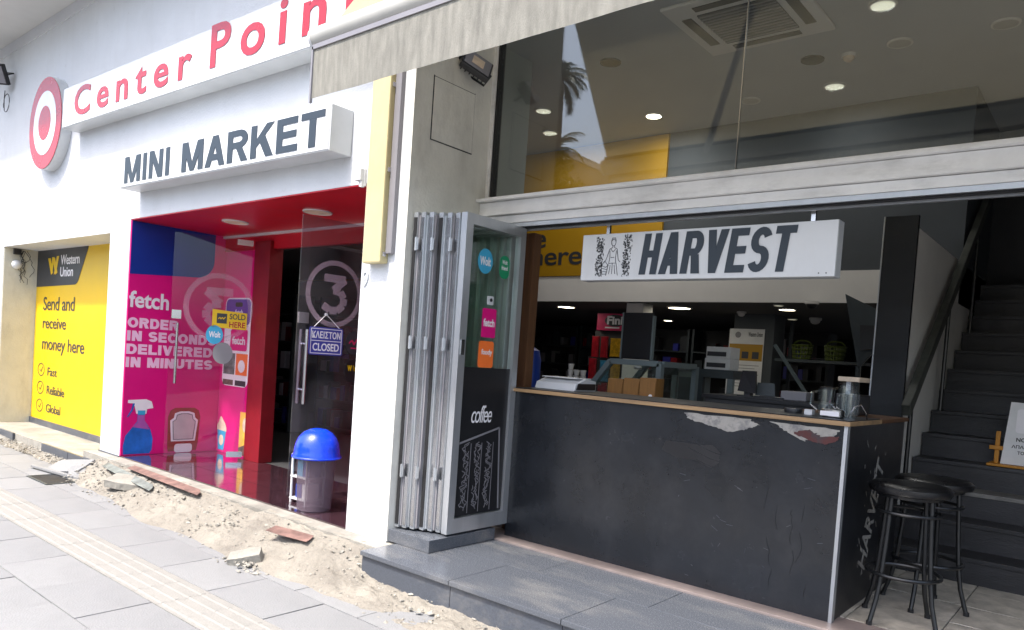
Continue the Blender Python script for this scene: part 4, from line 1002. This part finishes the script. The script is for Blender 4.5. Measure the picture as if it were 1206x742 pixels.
# shelf and baskets
o = thing('metal_shelf', (-3.1, 9.7, 0), 'dark metal shelf carrying two yellow green baskets', 'shelf')
B(-3.5, -2.4, 9.4, 9.9, 1.50, 1.535).build('shelf_board', 'furn_grey', o)
for x in (-3.5, -2.44): B(x, x+.04, 9.86, 9.9, 0, 2.05).build('upright', 'furn_grey', o)
B(-3.5, -2.4, 9.4, 9.9, .9, .93).build('shelf_board', 'furn_grey', o)
for i, x in enumerate((-3.23, -2.83)):
    o = thing('plastic_basket', (x, 9.6, 1.536), ('left', 'right')[i]+' yellow green plastic basket on the rear shelf', 'basket', 'baskets on the rear shelf')
    for k in range(4): MB().tube([(x+(.10+.008*k)*math.cos(R(a)), 9.6+(.10+.008*k)*math.sin(R(a)), 1.55+k*.055) for a in range(0, 360, 20)], .012, 6, True).build('hoop', 'basket', o)
    mb = MB()
    for a in range(0, 360, 20): mb.bar((x+.10*math.cos(R(a)), 9.6+.10*math.sin(R(a)), 1.54), (x+.124*math.cos(R(a)), 9.6+.124*math.sin(R(a)), 1.72), .014, .006, (0, 0.3, 1))
    mb.build('ribs', 'basket', o)
    MB().cyl((x, 9.6, 1.537), (x, 9.6, 1.545), .10, n=18).build('bottom', 'basket', o)
    MB().tube([(x+.11*math.cos(R(a)), 9.6, 1.72+.06*math.sin(R(a))) for a in range(0, 181, 20)], .010, 6).build('handle', 'basket', o)
o = MB().bar((-2.80, 7.5, 1.62), (-2.36, 7.5, 1.03), .03, .03, (0, 1, 0)).bar((-2.36, 7.5, 1.03), (-2.30, 7.5, 0), .03, .03, (0, 1, 0)).build('slanted_pole', 'case_grey', None, (-2.36, 7.5, 0)); tag(o, 'thin slanted metal pole leaning in the dark shop', 'pole')
o = thing('leaning_panel', (-1.9, 7.0, 1.3), 'tall grey panels leaning beside the black pillar', 'panel')
MB().poly([(-2.02, 7.0, 2.08), (-1.76, 7.0, 1.95), (-1.72, 7.0, 1.60), (-1.86, 7.0, 1.42)], (0, .03, 0)).build('panel', 'furn_grey', o)
MB().poly([(-1.86, 6.95, 1.80), (-1.74, 6.95, 1.80), (-1.74, 6.95, 1.60), (-1.84, 6.95, 1.58)], (0, .02, 0)).build('dark_pane', 'black_plastic', o)
B(-1.88, -1.84, 7.0, 7.03, 0, 1.44).build('support', 'furn_grey', o)
# equipment on the back counter
bc = thing('back_counter', (-2.1, 5.8, 0), 'dark low back counter with till equipment', 'counter')
B(-2.55, -1.6, 5.45, 6.0, 0, 1.10).build('body', 'dark_room', bc); B(-2.57, -1.58, 5.43, 6.02, 1.10, 1.13).build('top', 'black_plastic', bc)
o = thing('till_monitor', (-2.28, 5.6, 1.13), 'black till monitor standing on the dark back counter', 'monitor')
MB().poly([(-2.34, 5.56, 1.17), (-2.18, 5.52, 1.16), (-2.20, 5.54, 1.33), (-2.32, 5.58, 1.33)], (0, .03, 0)).build('screen', 'black_plastic', o); B(-2.29, -2.24, 5.57, 5.63, 1.131, 1.2).build('stand', 'black_plastic', o); B(-2.33, -2.2, 5.53, 5.66, 1.1305, 1.14).build('foot', 'black_plastic', o)
o = thing('laptop', (-2.1, 5.6, 1.13), 'dark laptop tilted open beside the till monitor', 'laptop')
B(-2.18, -1.96, 5.5, 5.66, 1.131, 1.145).build('keyboard_base', 'black_plastic', o); MB().poly([(-2.22, 5.62, 1.146), (-2.08, 5.66, 1.146), (-2.10, 5.68, 1.245), (-2.22, 5.65, 1.245)], (0, .012, 0)).build('screen', 'furn_grey', o)
o = tag(B(-1.99, -1.80, 5.52, 5.70, 1.131, 1.20).build('parcel', 'print_grey', None, (-1.9, 5.6, 1.131), bevel=.01), 'grey parcel right of the laptop on the back counter', 'parcel')
o = tag(MB().lathe((-1.52, 4.45, 1.094), [(.05, 0), (.052, .02), (.05, .026)], 24).build('round_coaster', 'black_plastic', None, (-1.52, 4.45, 1.094), True), 'flat round black lid left of the glass jugs', 'lid')
# jugs
def jug(x, y, r, hh, label):
    o = thing('glass_jug', (x, y, 1.095), label, 'jug', 'glass jugs on the counter end')
    MB().lathe((x, y, 1.095), [(r*.85, 0), (r*.88, .01), (r, hh), (r*.94, hh), (r*.82, .014), (r*.01, .014)], 24).build('body', 'jug_glass', o, smooth=True)
    MB().tube([(x-r, y-.01, 1.095+hh*.9), (x-r-.035, y-.01, 1.095+hh*.85), (x-r-.04, y-.01, 1.095+hh*.4), (x-r*.95, y-.01, 1.095+hh*.2)], .008, 8).build('handle', 'jug_glass', o, smooth=True)
    MB().lathe((x, y, 1.095+hh), [(r*1.02, 0), (r*1.02, .012), (r*.5, .018)], 24).build('rim_cap', 'jug_glass', o, smooth=True)
jug(-1.345, 4.47, .045, .15, 'left clear glass jug with handle on the counter end')
jug(-1.255, 4.55, .05, .18, 'taller clear glass jug behind the steel tin')
jug(-1.20, 4.45, .038, .14, 'small right clear jug beside the steel tin')
o = thing('steel_tin', (-1.26, 4.33, 1.095), 'shiny shallow steel tin on the counter end', 'tin')
MB().lathe((-1.26, 4.33, 1.095), [(.055, 0), (.062, .006), (.062, .042), (.056, .048), (.01, .05)], 28).build('body', 'steel', o, smooth=True)
B(-1.31, -1.21, 4.266, 4.268, 1.105, 1.13).build('label', 'print_white', o)
o = tag(B(-1.425, -1.38, 4.35, 4.40, 1.0945, 1.125).build('sugar_cube_box', 'white_plastic', None, (-1.4, 4.37, 1.0945), bevel=.003), 'tiny white box left of the steel tin', 'box')
o = tag(MB().tube([(-1.20, 4.40, 1.10), (-1.17, 4.40, 1.16), (-1.14, 4.42, 1.175), (-1.122, 4.46, 1.13), (-1.125, 4.5, 1.0945)], .004, 6).build('wire_handle', 'steel', None, (-1.2, 4.4, 1.0945)), 'bent wire loop at the right counter end', 'wire')
o = thing('coffee_machine', (-1.36, 5.1, 1.09), 'dark coffee machine with brass top beside the black pillar', 'coffee machine')
B(-1.45, -1.30, 5.0, 5.25, 1.089, 1.22).build('body', 'black_plastic', o, bevel=.01); B(-1.44, -1.31, 4.99, 5.24, 1.30, 1.33).build('head', 'cream', o, bevel=.004); B(-1.44, -1.41, 5.18, 5.24, 1.22, 1.30).build('column', 'steel', o)
o = MB().lathe((-4.05, 5.1, 0), [(.09, 0), (.10, .9), (.10, 1.30), (.08, 1.38), (.03, 1.41)], 24).build('blue_container', 'poster_blue', None, (-4.05, 5.1, 0), True); tag(o, 'rounded blue container behind the wooden post', 'container')
# market interior shelving seen through the entrance
for i, (x0, x1, yy) in enumerate(((-10.4, -9.3, 6.2), (-9.25, -8.3, 6.6), (-8.25, -7.3, 7.2))):
    o = thing('shop_shelving', ((x0+x1)/2, yy, 0), ('left', 'middle', 'right')[i]+' dark shelving bay inside the market entrance', 'shelving', 'market shelving')
    B(x0, x1, yy+.3, yy+.34, 0, 2.0).build('back_panel', 'dark_room', o)
    for x in (x0, x1-.04): B(x, x+.04, yy, yy+.3, 0, 2.0).build('upright', 'furn_grey', o)
    for z in (.1, .5, .9, 1.3, 1.7): B(x0+.04, x1-.04, yy, yy+.3, z, z+.025).build('shelf_board', 'furn_grey', o)
    for z in (.126, .526, .926, 1.326):
        x = x0+.07
        while x < x1-.16:
            wd = random.uniform(.05, .11); hh = random.uniform(.14, .28)
            g = B(x, x+wd, yy+.02, yy+.2, z, z+hh).build('packet', random.choice(('print_dark', 'print_grey', 'sign_violet', 'dark_red', 'furn_grey', 'white_plastic')), o)
            x += wd+random.uniform(.005, .04)

for i in range(5):
    x0 = -9.2+i*1.15; x1 = x0+1.1; yy = 11.6
    o = thing('shop_shelving', ((x0+x1)/2, yy, 0), ('first', 'second', 'third', 'fourth', 'fifth')[i]+' dark shelving bay from the left along the rear of the shop', 'shelving', 'rear shop shelving')
    B(x0, x1, yy+.3, yy+.34, 0, 2.0).build('back_panel', 'dark_room', o)
    for x in (x0, x1-.04): B(x, x+.04, yy, yy+.3, 0, 2.0).build('upright', 'furn_grey', o)
    for z in (.9, 1.25, 1.6): B(x0+.04, x1-.04, yy, yy+.3, z, z+.025).build('shelf_board', 'furn_grey', o)
    for z in (.926, 1.276, 1.626):
        x = x0+.07
        while x < x1-.16:
            wd = random.uniform(.06, .14); hh = random.uniform(.12, .27)
            if random.random() < .8: B(x, x+wd, yy+.02, yy+.2, z, z+hh).build('packet', random.choice(('print_dark', 'print_grey', 'print_dark', 'dark_red', 'furn_grey', 'rubber', 'print_grey', 'sign_violet')), o)
            x += wd+random.uniform(.005, .05)

# ---- stairs
st = thing('staircase', (-.4, 5.8, 0), 'dark grey staircase rising behind the bar stools', 'stairs')
for n in range(13):
    y = 5.78+.28*n; z = .185*n
    B(-1.288, 1.58, y, y+.30, max(0, z-.2), z+.155).build('riser', 'stair', st)
    B(-1.288, 1.58, y-.018, y+.28, z+.1555, z+.185).build('tread', 'stair_edge' if n == 2 else 'stair', st, bevel=.003)
B(-1.288, 1.58, 9.42, 9.54, 0, 2.405).build('landing', 'stair', st)
pw = thing('stair_partition', (-1.36, 7, 0), 'pale low partition wall beside the staircase', 'wall')
B(-1.50, -1.30, 6.15, 9.5, 0, 2.48).build('wall', 'interior_white', pw)
B(-1.515, -1.29, 6.10, 6.148, 0, 2.56).build('black_end_panel', 'navy_paint', pw); B(-1.525, -1.516, 6.095, 6.15, 0, 2.56).build('edge_trim', 'aluminium', pw)
hr = thing('handrail', (-1.22, 7, 1), 'sloping grey handrail on thin posts along the stairs', 'handrail')
MB().bar((-1.23, 5.95, 1.12), (-1.23, 8.75, 3.26), .06, .10).build('rail', 'rail_wood', hr, bevel=.008)
for y, zb in ((6.1, .37), (7.2, 1.11), (8.3, 1.85)): MB().cyl((-1.23, y, zb), (-1.23, y, 1.13+(y-5.95)*.762), .016, n=10).build('post', 'black_metal', hr)
# notice on yellow stand
no = thing('stair_notice', (-.62, 6.68, .925), 'white paper notice on an ochre stand on the stairs', 'notice')
zt = .745
B(-.79, -.32, 6.60, 6.86, zt, zt+.018).build('stand_base', 'ochre', no, bevel=.004)
B(-.755, -.725, 6.68, 6.71, zt+.018, zt+.26).build('stand_post', 'ochre', no, bevel=.004); B(-.79, -.70, 6.665, 6.70, zt+.12, zt+.15).build('stand_arm', 'ochre', no, bevel=.004)
P = PL((-.71, 6.66, zt+.02), (1, 0, 0), (0, .12, 1))
P.flat('sheet', [(0, 0), (.36, 0), (.37, .46), (.03, .47)], 'paper', no, 0, .004)
P.flat('upper_sheet', rrect(.075, .24, .33, .42, .02), 'print_white', no, .006, .003)
text('lettering', 'NO SMOKING', P, .085, .175, .33, .205, 'print_black', no, .03, 1, .0055, .001)
text('lettering', 'ΑΠΑΓΟΡΕΥΕΤΑΙ', P, .06, .125, .33, .15, 'print_black', no, .03, 1, .0055, .001)
text('lettering', 'ΤΟ ΚΑΠΝΙΣΜΑ', P, .10, .08, .32, .105, 'print_black', no, .03, 1, .0055, .001)
P.strokes('no_smoking_mark', [[(.17, .30), (.17, .37)], [(.19, .30), (.19, .37)]], .015, 'print_black', no, .0095)

# ---- bar stools
def stool(x, y, rot, label):
    o = thing('bar_stool', (x, y, .012), label, 'bar stool', 'bar stools by the counter')
    zz = (0, 0, 0)
    MB().lathe(zz, [(.17, .70), (.198, .708), (.207, .725), (.205, .742), (.185, .756), (.12, .762), (.01, .764)], 40).build('seat', 'black_vinyl', o, zz, True)
    MB().lathe(zz, [(.16, .685), (.165, .70), (.01, .70)], 28).build('seat_plate', 'black_metal', o, zz)
    for k in range(4):
        a = R(45+90*k); c, s = math.cos(a), math.sin(a)
        MB().tube([(.135*c, .135*s, .69), (.15*c, .15*s, .45), (.165*c, .165*s, .27), (.185*c, .185*s, .14), (.225*c, .225*s, .006)], .0125, 10).build('leg', 'black_metal', o, zz, True)
        MB().cyl((.225*c, .225*s, 0), (.225*c, .225*s, .02), .016, n=10).build('foot_cap', 'rubber', o, zz)
    MB().tube([(.16*math.cos(R(a)), .16*math.sin(R(a)), .605) for a in range(0, 360, 12)], .009, 8, True).build('upper_ring', 'black_metal', o, zz, True)
    MB().tube([(.182*math.cos(R(a)), .182*math.sin(R(a)), .27) for a in range(0, 360, 12)], .011, 8, True).build('foot_ring', 'black_metal', o, zz, True)
    o.rotation_euler.z = rot; return o
stool(-.875, 4.50, R(18), 'nearer round black bar stool beside the counter end')
stool(-.845, 4.96, R(40), 'farther round black bar stool next to the stairs')

# ---- awning
aw = thing('awning', (0, 4.1, 4.6), 'grey beige fabric awning with hanging valance over the cafe', 'awning')
AX0, AX1 = -3.80, 3.2
vs = []; fs = []; n1, n2 = 60, 14
for i in range(n1+1):
    for j in range(n2+1):
        x = AX0+.03+(AX1-AX0-.06)*i/n1; t = j/n2
        vs.append((x, 2.645+(3.85-2.645)*t, 3.155+(5.05-3.155)*t-.025*math.sin(math.pi*t)))
fs = [(i*(n2+1)+j, (i+1)*(n2+1)+j, (i+1)*(n2+1)+j+1, i*(n2+1)+j+1) for i in range(n1) for j in range(n2)]
MB().add(vs, fs).build('canopy', 'awning_cloth', aw, smooth=True)
br = MB().tube([(AX0-.0, 2.60, 3.085), (AX1, 2.60, 3.085)], .07, 22).build('front_bar', 'awning_bar', aw, smooth=True)
MB().cyl((AX0-.02, 2.60, 3.085), (AX0, 2.60, 3.085), .073, n=22).build('end_cap', 'white_plastic', aw, smooth=True)
B(AX0+.01, AX1, 2.63, 2.655, 3.135, 3.163).build('fabric_groove', 'print_dark', aw)
B(AX0, AX1, 3.78, 4.115, 4.96, 5.09).build('roller_case', 'awning_bar', aw, bevel=.01)
B(AX0+.01, AX1, 2.542, 2.558, 3.004, 3.03).build('valance_rail', 'print_grey', aw)
vs = []; n1, n2 = 160, 10
for i in range(n1+1):
    for j in range(n2+1):
        x = AX0+.02+(AX1-AX0-.04)*i/n1; t = j/n2
        vs.append((x, 2.55+.004*math.sin(x*5)*t+.002*math.sin(x*13+1)*t, 3.02-.297*t))
fs = [(i*(n2+1)+j, (i+1)*(n2+1)+j, (i+1)*(n2+1)+j+1, i*(n2+1)+j+1) for i in range(n1) for j in range(n2)]
MB().add(vs, fs).build('valance', 'fabric', aw, smooth=True)
B(AX0+.008, AX0+.022, 2.542, 2.556, 2.70, 3.02).build('valance_batten', 'print_grey', aw)
for x, sgn in ((-2.9, 1), (.4, -1), (1.4, 1)):
    MB().tube([(x, 4.1, 4.85), (x+.75*sgn, 3.45, 3.75), (x+.1*sgn, 2.66, 3.09)], .028, 10).build('folding_arm', 'awning_bar', aw, smooth=True)

# ================================================================== ACROSS THE STREET (seen as reflections)
def palm(x, y, h, label, seed):
    rn = random.Random(seed); o = thing('palm_tree', (x, y, -.2), label, 'palm tree', 'palms across the street')
    pts = [(x+.25*math.sin(k*.2), y, -.2+h*k/12) for k in range(13)]
    MB().tube(pts, [.24-.10*k/12+.012*(k % 2) for k in range(13)], 12).build('trunk', 'bark', o, smooth=True)
    top = Vector(pts[-1]); mb = MB()
    for f_ in range(30):
        az = rn.uniform(0, 6.283); up = rn.uniform(-.5, 1.25); L = rn.uniform(1.1, 1.6); d = Vector((math.cos(az), math.sin(az), 0))
        rach = []; p = top.copy(); ang = up
        for k in range(10):
            rach.append(p.copy()); p = p+(d*math.cos(ang)+Vector((0, 0, 1))*math.sin(ang))*L/9; ang -= .19
        mb.tube(rach, [.025*(1-k/11) for k in range(10)], 4)
        side = d.cross(Vector((0, 0, 1)))
        for k in range(2, 10):
            for q in range(4):
                a = rach[k-1].lerp(rach[k], q/4); tdir = (rach[k]-rach[k-1]).normalized()
                for sg in (-1, 1):
                    ll = .40*math.sin(math.pi*(k+q/4)/11.5)+.08; tip = a+(side*sg*.8+tdir*.7+Vector((0, 0, -.25-rn.uniform(0, .3)))).normalized()*ll
                    w_ = tdir*.022; mb.add([a-w_, a+w_, tip], [(0, 1, 2)])
    mb.build('crown', 'palm_leaf', o)
palm(-18.9, -16.0, 12.9, 'taller palm tree across the street, reflected in the upper window', 1)
palm(-19.9, -17.3, 10.6, 'shorter palm tree across the street below the taller palm, reflected', 2)
def broad(x, y, h, rr, label, seed):
    rn = random.Random(seed); o = thing('street_tree', (x, y, -.2), label, 'tree', 'trees across the street')
    mb = MB().tube([(x, y, -.2), (x+.05, y, h*.35), (x, y+.05, h*.6)], [.18, .13, .09], 10)
    for k in range(6):
        a = k*1.05; mb.tube([(x, y, h*.45), (x+rr*.6*math.cos(a), y+rr*.6*math.sin(a), h*.8)], [.07, .025], 6)
    mb.build('trunk', 'bark', o); mb = MB()
    cl = [Vector((rn.gauss(0, .45), rn.gauss(0, .45), rn.gauss(0, .40)))*rr for _ in range(34)]
    for c in cl:
        for _ in range(130):
            p = c+Vector((rn.gauss(0, 1), rn.gauss(0, 1), rn.gauss(0, 1)))*rr*.17+Vector((x, y, h)); a = Vector((rn.uniform(-1, 1), rn.uniform(-1, 1), rn.uniform(-1, 1))).normalized()*.09; b = a.cross(Vector((rn.uniform(-1, 1), rn.uniform(-1, 1), 1))).normalized()*.05
            mb.add([p-a, p+b, p+a, p-b], [(0, 1, 2, 3)])
    mb.build('crown', 'leaf', o)
broad(-17.4, -13.7, 7.9, .95, 'round dark tree across the street below the palms, reflected', 5)
def far_building(name, x0, x1, y0, y1, h, m, label, cols, rows):
    o = thing(name, ((x0+x1)/2, y1, -.3), label, 'building')
    B(x0, x1, y0, y1, -.3, h).build('wall', m, o); B(x0-.2, x1+.2, y0-.2, y1+.25, h, h+.4).build('roof', 'far_wall', o)
    for i in range(cols):
        for j in range(rows):
            wx = (x1-x0)/cols; xx = x0+wx*(i+.25); z = 1.0+j*3.1
            w_ = B(xx, xx+wx*.5, y1-.05, y1+.02, z, z+1.6).build('window', 'far_window', o)
            MB().box(xx-.06, xx, y1, y1+.06, z-.06, z+1.66).box(xx+wx*.5, xx+wx*.5+.06, y1, y1+.06, z-.06, z+1.66).box(xx, xx+wx*.5, y1, y1+.08, z-.08, z).build('frame', 'sign_white', w_)
far_building('apartment_block', -21, 4, -34, -22, 6.4, 'far_wall', 'pale apartment block across the street, reflected in the glass', 6, 2)
far_building('apartment_block', -46, -28, -38, -24, 14, 'far_wall_dark', 'brown apartment block across the street left of the pale one', 6, 4)

for o in bpy.data.objects:
    if '_o' in o: del o['_o']
S.render.resolution_x = 1024; S.render.resolution_y = 630
S.cycles.max_bounces = 10; S.cycles.transparent_max_bounces = 24; S.cycles.diffuse_bounces = 5; S.cycles.glossy_bounces = 5
